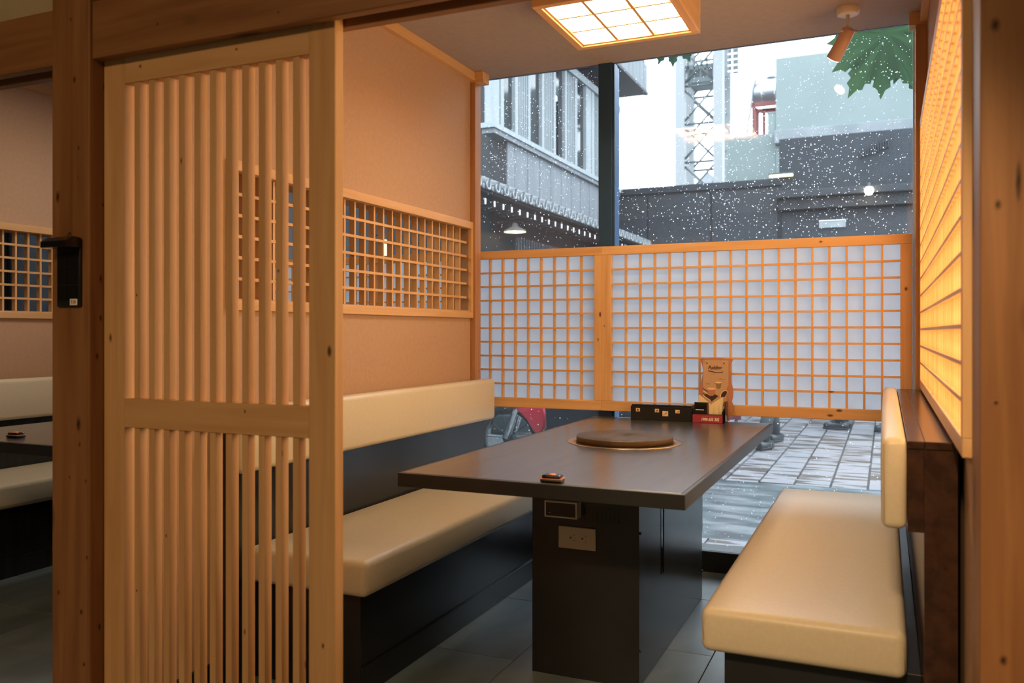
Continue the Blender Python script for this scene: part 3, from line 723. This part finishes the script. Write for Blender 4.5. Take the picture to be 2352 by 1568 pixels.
# ---- timber townhouse on the left
th = thing('townhouse', (-5, 11, 0), 'dark timber house with tiled eave, seen through the wet window', 'house')
box('lower_wall', -6.5, -4.35, 5.2, 13.4, 0, 2.62, M['ext_dark'], th)
for i in range(20):   # vertical slats beside the lamp
    y = 10.0 + i * .09; bar('wall_slat', -4.35, -4.31, y, y + .045, 1.2, 2.36, M['ext_grey'], th)
box('upper_side_wall', -6.4, -4.02, 8.98, 9.05, 2.6, 5.0, M['ext_dark'], th)
box('upper_core', -6.4, -4.06, 9.05, 13.3, 2.6, 3.42, M['ext_dark'], th)
box('upper_back', -6.5, -6.4, 8.98, 10.3, 3.42, 5.3, M['ext_dark'], th); box('upper_back', -6.5, -6.4, 11.6, 13.3, 3.42, 5.3, M['ext_dark'], th)
nb = 22
for i in range(nb):
    y = 8.99 + i * (13.3 - 8.99) / nb; bar('wall_board', -4.06, -4.0 + (.004 if i % 2 else 0), y, y + (13.3 - 8.99) / nb - .008, 2.62, 3.40, M['ext_grey'], th)
box('window_sill', -4.2, -3.93, 8.46, 13.35, 3.40, 3.455, M['ext_pale'], th); box('sill_moulding', -4.1, -3.95, 8.5, 13.33, 3.345, 3.398, M['ext_grey'], th)
box('window_head', -4.12, -3.94, 8.46, 13.35, 4.70, 4.80, M['ext_pale'], th)
def fp(ya, yb): bar('window_post', -4.05, -3.97, ya, yb, 3.455, 4.70, M['ext_pale'], th)
for a_, b_ in ((8.465, 8.683), (8.72, 8.81), (9.13, 9.21), (9.53, 9.60), (9.98, 10.05), (10.39, 10.47), (10.82, 10.89), (11.22, 11.32), (11.70, 11.93), (11.96, 12.08), (12.5, 12.58), (12.9, 12.98), (13.27, 13.35)): fp(a_, b_)
for a_, b_ in ((9.21, 9.53), (10.05, 10.39), (10.89, 11.22), (12.08, 12.5)):
    n = 5
    for i in range(n):
        y = a_ + (i + .5) * (b_ - a_) / n; bar('window_slat', -4.03, -3.985, y - .014, y + .014, 3.455, 4.70, M['ext_pale'], th)
    box('pane', -4.10, -4.085, a_, b_, 3.455, 4.70, M['ext_pane'], th)
for a_, b_ in ((8.81, 9.13), (9.60, 9.98), (10.67, 10.82), (11.32, 11.70), (12.58, 12.9), (12.98, 13.27)):
    box('pane', -4.03, -4.015, a_, b_, 3.455, 4.70, M['ext_pane'], th)
box('pane', -4.03, -4.015, 10.47, 10.67, 4.30, 4.70, M['ext_pane'], th)
# upper eave with fascia boards
for i in range(24):
    y = 8.3 + i * .2127; bar('fascia_board', -3.55, -3.515, y, y + .206, 5.0, 5.42, M['ext_grey'], th)
box('upper_soffit', -4.6, -3.56, 8.3, 13.40, 4.96, 5.0, M['ext_dark3'], th); box('upper_roof', -6.6, -3.55, 8.3, 13.40, 5.42, 5.5, M['ext_dark'], th)
box('fascia_moulding', -3.56, -3.50, 8.3, 13.41, 4.955, 4.998, M['ext_dark3'], th)
box('gable_board', -6.5, -4.05, 13.30, 13.38, 0, 5.0, M['ext_dark3'], th)
# tiled lower eave : rows of tiles with round ends, white rafter ends under it
box('eave_deck', -4.1, -3.52, 5.2, 13.45, 2.49, 2.515, M['ext_dark'], th)
box('eave_beam', -3.82, -3.66, 5.2, 13.4, 2.431, 2.489, M['ext_dark'], th)
NT = 40
for i in range(NT):
    y = 5.25 + i * .209
    t_ = MB().tube([(-3.47, y, 2.565), (-4.0, y, 2.76)], .052, 10)
    key = 'eave_tile'
    if key not in _cache:
        o = t_.build('eave_tile', M['tile_roof'], th); _cache[key] = o
    else:
        o = _cache[key].copy(); COL.objects.link(o); o.location.y = _cache[key].location.y + i * .209
    if 'eave_end' not in _cache:
        e = MB().lathe((-3.466, y, 2.555), [(.034, -.004), (.040, .006), (.050, .006), (.052, -.006)], 14, 0).build('tile_end_ring', M['ext_pale'], th); _cache['eave_end'] = e
        q = MB().lathe((-3.47, y + .1045, 2.528), [(0, .004), (.024, .004), (.028, 0)], 10, 0).build('drip_tile', M['tile_roof'], th); _cache['drip'] = q
        rf = MB().box(-3.506, -3.50, y - .013, y + .013, 2.372, 2.425).build('rafter_end', M['white_print'], th); _cache['rafter'] = rf
        rg = MB().box(-3.75, -3.507, y - .016, y + .016, 2.37, 2.43).build('rafter', M['ext_dark'], th); _cache['rafter2'] = rg
    else:
        for kk in ('eave_end', 'drip', 'rafter', 'rafter2'):
            e = _cache[kk].copy(); COL.objects.link(e); e.location.y = _cache[kk].location.y + i * .209
box('eave_underlay', -4.0, -3.49, 5.2, 13.45, 2.517, 2.535, M['tile_roof'], th)
wl = thing('wall_lantern', (-4.3, 9.47, 2.36), 'lit lamp with white shade under the tiled eave', 'lamp')
MB().lathe((-4.12, 9.47, 2.36), [(.02, .11), (.03, .10), (.04, .07), (.13, .02), (.135, .0)], 20).build('shade', M['white_print'], wl)
MB().lathe((-4.12, 9.47, 2.36), [(0, .004), (.10, .004), (.10, .012), (0, .02)], 20).build('bulb', M['lamp_glow'], wl)
MB().tube([(-4.35, 9.47, 2.485), (-4.12, 9.47, 2.485), (-4.12, 9.47, 2.45)], .01, 8).build('bracket', M['dark_steel'], wl)
wl = thing('paper_lantern', (-4.25, 6.75, 1.85), 'glowing yellow lantern seen through the lattice wall window', 'lamp')
MB().lathe((-4.25, 6.75, 1.85), [(0, 0), (.035, .0), (.045, .01), (.045, .15), (.035, .16), (0, .16)], 16).build('lantern_body', M['warm_glow'], wl)
MB().tube([(-4.349, 6.75, 2.05), (-4.25, 6.75, 2.05), (-4.25, 6.75, 2.01)], .006, 8).build('bracket', M['dark_steel'], wl)
MB().lathe((-4.25, 6.75, 2.0), [(0, .02), (.05, .012), (.05, 0), (0, 0)], 16).build('cap', M['dark_steel'], wl)

# ---- dark wall and shop front closing the street
dw = thing('street_end_wall', (-2, 14.2, 0), 'long low charcoal wall closing the street behind the window', 'wall')
box('wall_body', -8, -1.55, 14.06, 14.4, 0, 3.56, M['ext_dark3'], dw)
box('coping', -8, -1.52, 14.0, 14.42, 3.47, 3.575, M['ext_dark2'], dw)
for i in range(6):
    x = -7.9 + i * 1.06; bar('wall_panel', x, x + 1.03, 14.02, 14.06, 2.35, 3.42, M['ext_dark3'], dw, .006)
box('lower_band', -8, -3.1, 13.99, 14.05, 2.0, 2.33, M['ext_dark'], dw); box('lower_band', -3.08, -1.55, 13.95, 14.05, 2.0, 2.40, M['ext_dark2'], dw)
sh = thing('slate_shop_block', (2, 14, 0), 'slate blue flat shop front below the pale green building', 'building')
box('wall_body', -1.55, 7, 14.06, 16.3, 0, 4.20, M['ext_dark2'], sh)
box('ledge', -1.56, 7, 13.72, 14.06, 3.22, 3.33, M['ext_dark3'], sh, .01); box('ledge_moulding', -1.54, 7, 13.84, 14.06, 3.05, 3.21, M['ext_dark'], sh)
for i in range(4): bar('shop_panel', -1.5 + i * 2.1, .57 + i * 2.1, 14.0, 14.06, 2.45, 3.03, M['ext_dark3'], sh, .006)
box('lower_band', -1.55, 7, 13.9, 14.06, 2.0, 2.42, M['ext_dark2'], sh)
for i in range(12): bar('metal_fin', -.36 + i * .035, -.345 + i * .035, 14.0, 14.05, 3.80 + .012 * i, 3.90 + .016 * i, M['ext_dark3'], sh)

bl = thing('bulkhead_lamp', (-.23, 13.66, 3.18), 'bright round bulb under the ledge of the slate shop front', 'lamp')
MB().lathe((-.23, 13.66, 3.26), [(0, -.085), (.04, -.075), (.062, -.03), (.062, 0), (.045, .03), (0, .035)], 20).build('bulb', M['bulb'], bl)
MB().tube([(-.23, 13.66, 3.28), (-.23, 13.66, 3.345), (-.23, 13.72, 3.345)], .022, 10).build('bracket', M['dark_steel'], bl)
sg = thing('wall_sign', (-.757, 13.88, 2.76), 'small blank white sign plate low on the slate shop front', 'sign')
box('plate', -.95, -.565, 13.965, 13.998, 2.755, 2.86, M['ext_pale'], sg, .004); bar('edge_strip', -.95, -.565, 13.955, 13.999, 2.862, 2.872, M['steel'], sg)
st_ = thing('strip_lamp', (-1.5, 13.9, 3.58), 'warm glowing strip lamp at the corner of the charcoal wall', 'lamp')
box('tube', -1.69, -1.33, 13.93, 13.975, 3.585, 3.625, M['warm_glow'], st_, .01, 3); box('housing', -1.70, -1.32, 13.93, 13.998, 3.627, 3.65, M['dark_steel'], st_)
pg = thing('pale_green_building', (1, 17, 0), 'tall pale green plastered building behind the slate shop front', 'building')
box('wall_body', -1.88, 7, 16.5, 16.9, 0, 6.24, M['pale_green'], pg); box('weathered_band', -1.88, 7, 16.3, 16.52, 4.62, 4.86, M['grime'], pg, .01)
pl = thing('pale_green_annexe', (-2.4, 17.5, 0), 'lower pale green annexe carrying the water tank', 'building')
box('wall_body', -2.785, -1.885, 16.52, 19, 0, 4.83, M['pale_green'], pl); box('rear_wing', -1.88, 3, 16.9, 19, 0, 4.83, M['pale_green'], pg); box('tank_plinth', -2.72, -1.885, 16.93, 17.7, 4.83, 4.95, M['grime'], pl); box('tank_plinth', -1.88, -.9, 16.93, 17.7, 4.83, 4.95, M['grime'], pg)
sb_ = thing('stairwell_block', (-1.96, 16.7, 4.83), 'small pale green block on the annexe roof beside the tank frame', 'building')
box('wall_body', -2.03, -1.885, 16.53, 16.88, 4.83, 5.24, M['pale_green'], sb_)
box('cap', -2.04, -1.883, 16.52, 16.89, 5.24, 5.26, M['grime'], sb_)
tk = thing('water_tank', (-2.0, 17, 4.95), 'horizontal steel water tank on a red frame beside the pale building', 'water tank')
MB().lathe((-1.6, 17.25, 5.83), [(0, -.84), (.18, -.835), (.24, -.80), (.255, -.76), (.255, .5), (.25, .6), (0, .62)], 32, 0).build('tank_shell', M['tank'], tk)
for x in (-2.2, -1.95): MB().lathe((x, 17.25, 5.83), [(.256, -.012), (.264, 0), (.256, .012)], 32, 0).build('tank_rib', M['steel'], tk)
MB().lathe((-2.05, 17.25, 6.07), [(.09, 0), (.09, .05), (.0, .06)], 16).build('hatch', M['dark_steel'], tk)
for x in (-2.38, -1.5):
    for y in (17.0, 17.5): bar('frame_leg', x, x + .06, y, y + .06, 4.95, 5.58, M['red_steel'], tk)
bar('frame_leg', -2.24, -2.19, 17.45, 17.5, 4.95, 5.58, M['red_steel'], tk)
for y in (17.0, 17.5): bar('frame_beam', -2.42, -1.4, y, y + .07, 5.52, 5.59, M['red_steel'], tk)
MB().tube([(-2.36, 17.05, 5.52), (-2.2, 17.05, 5.40), (-1.6, 17.05, 5.40)], .02, 6).build('frame_brace', M['red_steel'], tk)
MB().tube([(-2.48, 17.0, 4.95), (-2.46, 17.0, 5.2), (-2.40, 17.0, 5.5), (-2.36, 17.0, 5.85), (-2.30, 17.0, 6.08)], .018, 6).build('pipe', M['white_steel'], tk)

# ---- lattice mast
ms = thing('lattice_mast', (-6.0, 31, 0), 'pale steel lattice mast against the white sky', 'mast')
mx0, mx1, my0, my1 = -6.86, -5.19, 30.0, 31.6; lw = .33; sec = 1.35; zb = 3.2; zt = 14.3
for x in (mx0, mx1 - lw):
    for y in (my0, my1): bar('mast_leg', x, x + lw, y, y + lw, 0, zt, M['white_steel'], ms, .01)
nz = int((zt - zb) / sec)
base_z = 9.85 - 5 * sec
ib0 = mx0 + lw * .6; ib1 = mx1 - lw * .6
for i in range(nz + 1):
    z = base_z + i * sec
    if z > zt - .1: break
    for y in (my0 + .15, my1 + .15):
        MB().tube([(ib0, y, z), (ib1, y, z)], .045, 5).build('cross_bar', M['dark_steel'], ms)
        if z + sec < zt:
            MB().tube([(ib0, y, z), (ib1, y, z + sec)], .038, 5).build('diagonal', M['dark_steel'], ms)
            MB().tube([(ib1, y, z), (ib0, y, z + sec)], .038, 5).build('diagonal', M['dark_steel'], ms)
    for x in (ib0 - .05, ib1 + .05):
        MB().tube([(x, my0 + .15, z), (x, my1 + .15, z + sec * .5)], .022, 5).build('side_brace', M['dark_steel'], ms)
box('platform', mx0 + .4, mx1 - .35, 30.2, 31.4, 9.98, 10.15, M['dark_steel'], ms); box('platform', mx0 + .3, mx1 - .35, 30.2, 31.4, 10.45, 10.6, M['dark_steel'], ms)
for i in range(5): bar('rail_post', mx0 + .4 + i * .22, mx0 + .45 + i * .22, 30.2, 30.25, 10.15, 10.9, M['dark_steel'], ms)
bar('side_ladder', -5.02, -4.93, 30.2, 30.3, 10.2, 12.2, M['dark_steel'], ms); bar('side_panel', -4.88, -4.70, 30.2, 30.3, 10.15, 12.2, M['dark_steel'], ms)
for i in range(8): bar('ladder_rung', -5.05, -4.72, 30.19, 30.22, 10.2 + i * .2, 10.25 + i * .2, M['steel'], ms)

hs = thing('gabled_house', (-8.4, 45, 0), 'small far gabled house with terracotta roof behind the mast', 'house')
box('walls', -9.4, -7.6, 45, 48, 0, 8.6, M['pale_green'], hs)
MB().prism([(-9.6, 8.5), (-7.4, 8.5), (-8.5, 9.5)], 1, 44.8, 48.2).build('gable', M['grime'], hs); box('roof_slab', -8.2, -7.0, 44.7, 46, 8.9, 9.25, M['terracotta'], hs)

# ---- papaya-like tree : big lobed leaves
tr = thing('lobed_leaf_tree', (1.05, 6.6, 0), 'tree with big lobed green leaves at the top right of the window', 'tree')
MB().tube([(1.05, 6.6, -.02), (1.0, 6.55, 1.2), (.96, 6.45, 2.4), (.9, 6.4, 3.3), (.86, 6.4, 3.7)], [.09, .08, .07, .06, .04], 10).build('trunk', M['bark'], tr)
def leaf_mesh(R0, seed, droop=.22):
    rnd = random.Random(seed); lobes = [-2.35, -1.62, -1.02, -.48, 0, .48, 1.02, 1.62, 2.35]
    ln = [.62, .82, .95, 1.0, 1.08, 1.0, .95, .82, .62]; pts = []
    N = 17
    for i, (a, l) in enumerate(zip(lobes, ln)):
        l *= R0 * rnd.uniform(.92, 1.08)
        d = Vector((math.cos(a), math.sin(a))); nrm = Vector((-d.y, d.x))
        half = []
        for q, (t, w) in enumerate([(.36, .085), (.48, .13), (.56, .24), (.60, .145), (.70, .235), (.74, .125), (.82, .165), (.86, .075), (1.0, .0)]):
            half.append((t, w * .82))
        for t, w in half: pts.append(d * (t * l) - nrm * (w * l))
        for t, w in half[-2::-1]: pts.append(d * (t * l) + nrm * (w * l))
    m = MB(); n = len(pts); vs = [(0, 0, 0)]
    def zz(p, k=0): r = p.length / R0; return -droop * R0 * r * r + .02 * math.sin(9 * math.atan2(p.y, p.x)) * r * R0 * 2
    mid = [p * .5 for p in pts]
    vs += [(p.x, p.y, zz(p)) for p in mid] + [(p.x, p.y, zz(p)) for p in pts]
    fs = [(0, 1 + i, 1 + (i + 1) % n) for i in range(n)] + [(1 + i, 1 + n + i, 1 + n + (i + 1) % n, 1 + (i + 1) % n) for i in range(n)]
    return m.add(vs, fs)
leaves = [  # centre, radius, tip direction, normal, material
    ((-.06, 5.92, 2.93), .40, (-.55, -.1, -.8), (-.05, -.95, .05), 'leaf'), ((.20, 6.15, 3.02), .34, (.3, -.1, -.9), (.25, -.9, .2), 'leaf_dark'),
    ((.15, 5.98, 2.90), .32, (.15, -.2, -.95), (.1, -.95, .1), 'leaf'), ((.02, 6.3, 3.22), .30, (-.8, .1, -.2), (0, -.7, .6), 'leaf_dark'),
    ((-1.40, 6.0, 3.20), .24, (-.5, -.1, -.85), (0, -.95, .2), 'leaf_dark'), ((-.60, 6.2, 3.36), .22, (-.9, -.1, -.3), (0, -.8, .5), 'leaf_dark'),
    ((.48, 6.1, 2.98), .36, (.1, -.2, -.9), (-.3, -.9, .2), 'leaf'), ((.9, 6.0, 3.3), .36, (.1, -.8, -.4), (0, -.4, .9), 'leaf'), ((1.3, 6.5, 3.4), .36, (.8, .2, -.3), (.4, -.2, .9), 'leaf_dark')]
for k_, (c_, r_, tip, nr_, mm_) in enumerate(leaves):
    l = leaf_mesh(r_, k_).build('leaf', M[mm_], tr)
    n_ = Vector(nr_).normalized(); x_ = Vector(tip); x_ = (x_ - n_ * x_.dot(n_)).normalized(); y_ = n_.cross(x_)
    l.rotation_euler = Matrix((x_, y_, n_)).transposed().to_euler(); l.location = Vector(c_) - wloc(tr)
    top = Vector((.86, 6.4, 3.68)); cc = Vector(c_) - x_ * r_ * .15; md = (top + cc) / 2 + Vector((0, 0, .22))
    MB().tube([top, md, cc], [.012, .009, .006], 6).build('petiole', M['bark'], tr)
# ---- motorbikes
def motorbike(label, fx, fy, paint, ang=0):
    b = thing('motorbike', (fx + .6, fy, 0), label, 'motorbike')
    def wheel(x):
        w = MB().lathe((x, fy, .28), [(.215, -.03), (.25, -.038), (.28, -.018), (.284, 0), (.28, .018), (.25, .038), (.215, .03), (.215, -.03)], 28, 1).build('tyre', M['rubber'], b)
        rim = MB().lathe((x, fy, .28), [(.21, -.02), (.225, -.02), (.225, .02), (.21, .02), (.21, -.02)], 28, 1)
        for i in range(10):
            a_ = math.pi * 2 * i / 10; rim.tube([(x, fy, .28), (x + .21 * math.cos(a_), fy, .28 + .21 * math.sin(a_))], .003, 4)
        rim.lathe((x, fy, .28), [(0, -.04), (.045, -.04), (.045, .04), (0, .04)], 14, 1).build('rim', M['dark_steel'], w)
    wheel(fx); wheel(fx + 1.22)
    for s_ in (-.055, .055): MB().tube([(fx, fy + s_, .28), (fx + .10, fy + s_, .56), (fx + .16, fy + s_ * .8, .74)], [.034, .026, .022], 12).build('fork_leg', M['chrome'], b)
    m = MB(); pr = [math.radians(q) for q in range(20, 165, 12)]
    vs = []
    for q in pr:
        for w_, rr in ((-.05, .30), (-.035, .318), (0, .325), (.035, .318), (.05, .30)): vs.append((fx + rr * math.cos(q), fy + w_, .28 + rr * math.sin(q)))
    m.add(vs, [(i * 5 + j, i * 5 + j + 1, (i + 1) * 5 + j + 1, (i + 1) * 5 + j) for i in range(len(pr) - 1) for j in range(4)], True).build('front_fender', paint, b)
    sh_ = [(fx + .14, .66), (fx + .24, .70), (fx + .34, .62), (fx + .38, .50), (fx + .37, .40), (fx + .33, .32), (fx + .28, .36), (fx + .22, .45), (fx + .13, .53), (fx + .10, .60)]
    MB().prism(sh_, 1, fy - .17, fy - .10).build('leg_shield', paint, b, .02, 3); MB().prism(sh_, 1, fy + .10, fy + .17).build('leg_shield', paint, b, .02, 3)
    MB().prism([(fx + .10, .60), (fx + .20, .95), (fx + .30, .97), (fx + .26, .66)], 1, fy - .10, fy + .10).build('front_fairing', paint, b, .03, 3)
    MB().lathe((fx + .17, fy, .98), [(0, -.11), (.05, -.10), (.08, -.03), (.08, .06), (0, .09)], 16, 0).build('headlight', M['chrome'], b)
    MB().tube([(fx + .28, fy - .34, 1.03), (fx + .26, fy - .12, 1.0), (fx + .25, fy, .97), (fx + .26, fy + .12, 1.0), (fx + .28, fy + .34, 1.03)], .015, 8).build('handlebar', M['black_plastic'], b)
    MB().prism([(fx + .38, .30), (fx + .40, .50), (fx + .62, .62), (fx + 1.25, .74), (fx + 1.5, .78), (fx + 1.45, .66), (fx + 1.0, .50), (fx + .75, .30)], 1, fy - .10, fy + .10).build('body', paint, b, .03, 3)
    MB().prism([(fx + .60, .66), (fx + .72, .74), (fx + 1.2, .80), (fx + 1.42, .84), (fx + 1.4, .79), (fx + .9, .68)], 1, fy - .12, fy + .12).build('seat', M['seat_vinyl'], b, .025, 3)
    MB().prism([(fx + .46, .22), (fx + .50, .40), (fx + .85, .42), (fx + .90, .22)], 1, fy - .12, fy + .12).build('engine', M['dark_steel'], b, .02, 3)
    MB().tube([(fx + .6, fy - .14, .24), (fx + .9, fy - .16, .24), (fx + 1.5, fy - .17, .34)], [.02, .03, .045], 10).build('exhaust', M['chrome'], b)
    return b
b1 = motorbike('red motorbike parked outside, seen under the narrow shoji screen', -2.845, 6.42, M['red_paint'])
MB().prism([(-2.44, .62), (-2.1, .70), (-1.70, .74), (-1.45, .70), (-1.42, .30), (-1.8, .16), (-2.2, .14), (-2.42, .30)], 1, 6.17, 6.25).build('plastic_cover', M['plastic_wrap'], b1, .02, 3)
b2 = motorbike('black motorbike parked outside behind the red one', -3.75, 7.1, M['black_paint'])
pb = thing('planter_box', (-3.3, 6.2, 0), 'low pale concrete planter beside the parked motorbikes', 'planter')
box('trough', -3.9, -3.02, 6.0, 6.2, 0, .42, M['grime'], pb, .01); box('rim', -3.92, -3.0, 5.98, 6.22, .42, .46, M['pale_green'], pb, .005)
for k_, (xa, xb, yy) in enumerate(((-2.95, -2.48, 8.0), (-1.48, -1.22, 8.0))):
    s_ = thing('maroon_board', ((xa + xb) / 2, yy, 0), ('maroon board standing outside behind the red motorbike', 'maroon board standing outside behind the table caddy')[k_], 'board')
    box('panel', xa, xb, yy, yy + .04, .34, .95, M['barrier_red'], s_, .004)
    for xx in (xa + .03, xb - .06): bar('leg', xx, xx + .03, yy + .005, yy + .035, 0, .34, M['dark_steel'], s_)

# ---- people outside : only shins and shoes show under the screens
def person(label, loc, yaw, step, shoe, sdir=1):
    p = thing('person', loc, label, 'person')
    J = {'pelvis': (0, 0, .93), 'waist': (.0, 0, 1.08), 'chest': (.02, 0, 1.30), 'neck': (.01, 0, 1.47), 'head0': (.03, 0, 1.56), 'head1': (.03, 0, 1.70)}
    rad = {'pelvis': .15, 'waist': .135, 'chest': .15, 'neck': .06, 'head0': .085, 'head1': .09}
    E_ = [('pelvis', 'waist'), ('waist', 'chest'), ('chest', 'neck'), ('neck', 'head0'), ('head0', 'head1')]
    for s_, n_ in ((1, 'l'), (-1, 'r')):
        f = step * s_
        J.update({'hip' + n_: (f * .08, .09 * s_, .86), 'knee' + n_: (f * .26 + .03, .10 * s_, .50), 'ankle' + n_: (f * .5 - .02, .10 * s_, .10), 'toe' + n_: (f * .5 + .10, .10 * s_, .05),
                  'sho' + n_: (0, .19 * s_, 1.40), 'elb' + n_: (-.04 - f * .15, .25 * s_, 1.12), 'wri' + n_: (.06 - f * .28, .25 * s_, .90)})
        rad.update({'hip' + n_: .095, 'knee' + n_: .062, 'ankle' + n_: .050, 'toe' + n_: .035, 'sho' + n_: .065, 'elb' + n_: .045, 'wri' + n_: .03})
        E_ += [('pelvis', 'hip' + n_), ('hip' + n_, 'knee' + n_), ('knee' + n_, 'ankle' + n_), ('ankle' + n_, 'toe' + n_), ('chest', 'sho' + n_), ('sho' + n_, 'elb' + n_), ('elb' + n_, 'wri' + n_)]
        for q, (fx_, fy_, ln) in enumerate(((.0, .025, .075), (.012, .012, .085), (.014, 0, .09), (.012, -.012, .08), (.03, .03, .05))):
            w_ = Vector(J['wri' + n_]); k1 = 'f%d%s' % (q, n_)
            J[k1 + 'a'] = tuple(w_ + Vector((fx_ + .01, fy_ * .8, -.05))); J[k1 + 'b'] = tuple(w_ + Vector((fx_ + .025, fy_, -.05 - ln)))
            rad[k1 + 'a'] = .010; rad[k1 + 'b'] = .008; E_ += [('wri' + n_, k1 + 'a'), (k1 + 'a', k1 + 'b')]
    names = list(J); me = bpy.data.meshes.new('body'); me.from_pydata([J[n_] for n_ in names], [(names.index(a_), names.index(b_)) for a_, b_ in E_], [])
    o = bpy.data.objects.new('body', me); COL.objects.link(o)
    md = o.modifiers.new('skin', 'SKIN'); sv = me.skin_vertices[0].data
    for i, n_ in enumerate(names): sv[i].radius = (rad[n_], rad[n_] * (1.1 if n_ in ('chest', 'waist', 'pelvis') else 1)); sv[i].use_root = (n_ == 'pelvis')
    sb = o.modifiers.new('sub', 'SUBSURF'); sb.levels = 2; sb.render_levels = 2
    dg = bpy.context.evaluated_depsgraph_get(); me2 = bpy.data.meshes.new_from_object(o.evaluated_get(dg)); COL.objects.unlink(o); bpy.data.objects.remove(o)
    for m_ in (M['trouser'], M['shirt'], M['skin']): me2.materials.append(m_)
    for f_ in me2.polygons:
        c_ = f_.center; arm = abs(c_.y) > .21
        f_.material_index = 2 if (c_.z > 1.47 or (arm and c_.z < .95)) else (1 if c_.z > .98 or arm else 0); f_.use_smooth = True
    bo = bpy.data.objects.new('body', me2); link(bo, p)
    for s_, n_ in ((1, 'l'), (-1, 'r')):
        a_ = Vector(J['ankle' + n_]); x, y = a_.x, a_.y
        MB().tube([(x - .09, y, .045), (x - .05, y, .052), (x + .03, y, .055), (x + .11, y, .045), (x + .165, y, .038), (x + .185, y, .034)], [.03, .044, .046, .047, .036, .014], 12).build('shoe', shoe).parent = p
        sole = MB().tube([(x - .09, y, .012), (x + .02, y, .012), (x + .12, y, .012), (x + .19, y, .012)], [.036, .042, .046, .022], 12)
        for v in sole.v: v.z = max(0, min(.022, v.z))
        sole.build('sole', M['rubber']).parent = p
        hx = MB().tube([(x, y, .09), (x + .005, y, .16), (x + .01 + (J['knee' + n_][0] - x) * .45, y, .32)], [.062, .060, .062], 12).build('trouser_cuff', M['trouser']); hx.parent = p
    hr = MB().lathe((.02, 0, 1.66), [(.098, -.05), (.108, .02), (.095, .08), (.05, .115), (0, .122)], 20).build('hair', M['hair']); hr.parent = p
    for nm, x, y, z, r_ in (('eye', .118, .032, 1.655, .010), ('eye', .118, -.032, 1.655, .010), ('nose', .128, 0, 1.625, .015), ('mouth', .118, 0, 1.59, .014), ('ear', .03, .095, 1.635, .022), ('ear', .03, -.095, 1.635, .022)):
        MB().lathe((x, y, z), [(0, -r_), (r_ * .7, -r_ * .7), (r_, 0), (r_ * .7, r_ * .7), (0, r_)], 10).build(nm, M['hair'] if nm == 'eye' else M['skin']).parent = p
    p.rotation_euler.z = yaw
    return p
person('person in dark trousers walking past outside, shoes below the wide screen', (-1.08, 8.95, 0), R(70), .62, M['shoe'])
person('person standing outside in dark shoes, toes pointing left', (-.50, 10.85, 0), R(176), .02, M['shoe'])
person('person standing outside whose shoe shows beside the bench backrest', (.06, 10.75, 0), R(180), .04, M['shoe'])

# ---- rain drops on the outer face of the glass
def drops(n):
    m = MB(); rnd = random.Random(3)
    cl = [(rnd.uniform(-1.95, .13), rnd.uniform(1.5, 2.5), rnd.uniform(.08, .22)) for _ in range(26)]
    cnt = 0
    prof = [(1.0, 0), (.80, .42), (.40, .66)]
    while cnt < n:
        q = rnd.random()
        if q < .55:
            c_ = rnd.choice(cl); x = rnd.gauss(c_[0], c_[2]); z = rnd.gauss(c_[1], c_[2])
        elif q < .88: x = rnd.uniform(-2.0, .14); z = rnd.uniform(1.55, 2.49)
        else: x = rnd.uniform(-2.0, .0); z = rnd.uniform(.11, .78)
        if not (-1.99 < x < .14 and .11 < z < 2.48): continue
        if -1.345 < x < -1.24 or .80 < z < 1.55: continue
        if z > 2.1 and rnd.random() < .35: continue
        r = .0014 + .0020 * rnd.random() ** 2.0
        y = GY + .0042; vs = []; K = 6
        for a_, h_ in prof:
            for k in range(K): t_ = 2 * math.pi * k / K; vs.append((x + r * a_ * math.cos(t_), y + r * h_, z + r * a_ * math.sin(t_)))
        vs.append((x, y + r * .75, z))
        fs = [(i * K + k, i * K + (k + 1) % K, (i + 1) * K + (k + 1) % K, (i + 1) * K + k) for i in range(2) for k in range(K)] + [(2 * K + k, 2 * K + (k + 1) % K, 3 * K) for k in range(K)]
        m.add(vs, fs, True); cnt += 1
    return m
me_d = drops(3700)
o = me_d.build('rain_drops', M['drop']); tag(o, 'white rain drops scattered over the window glass', 'rain drops', kind='stuff')
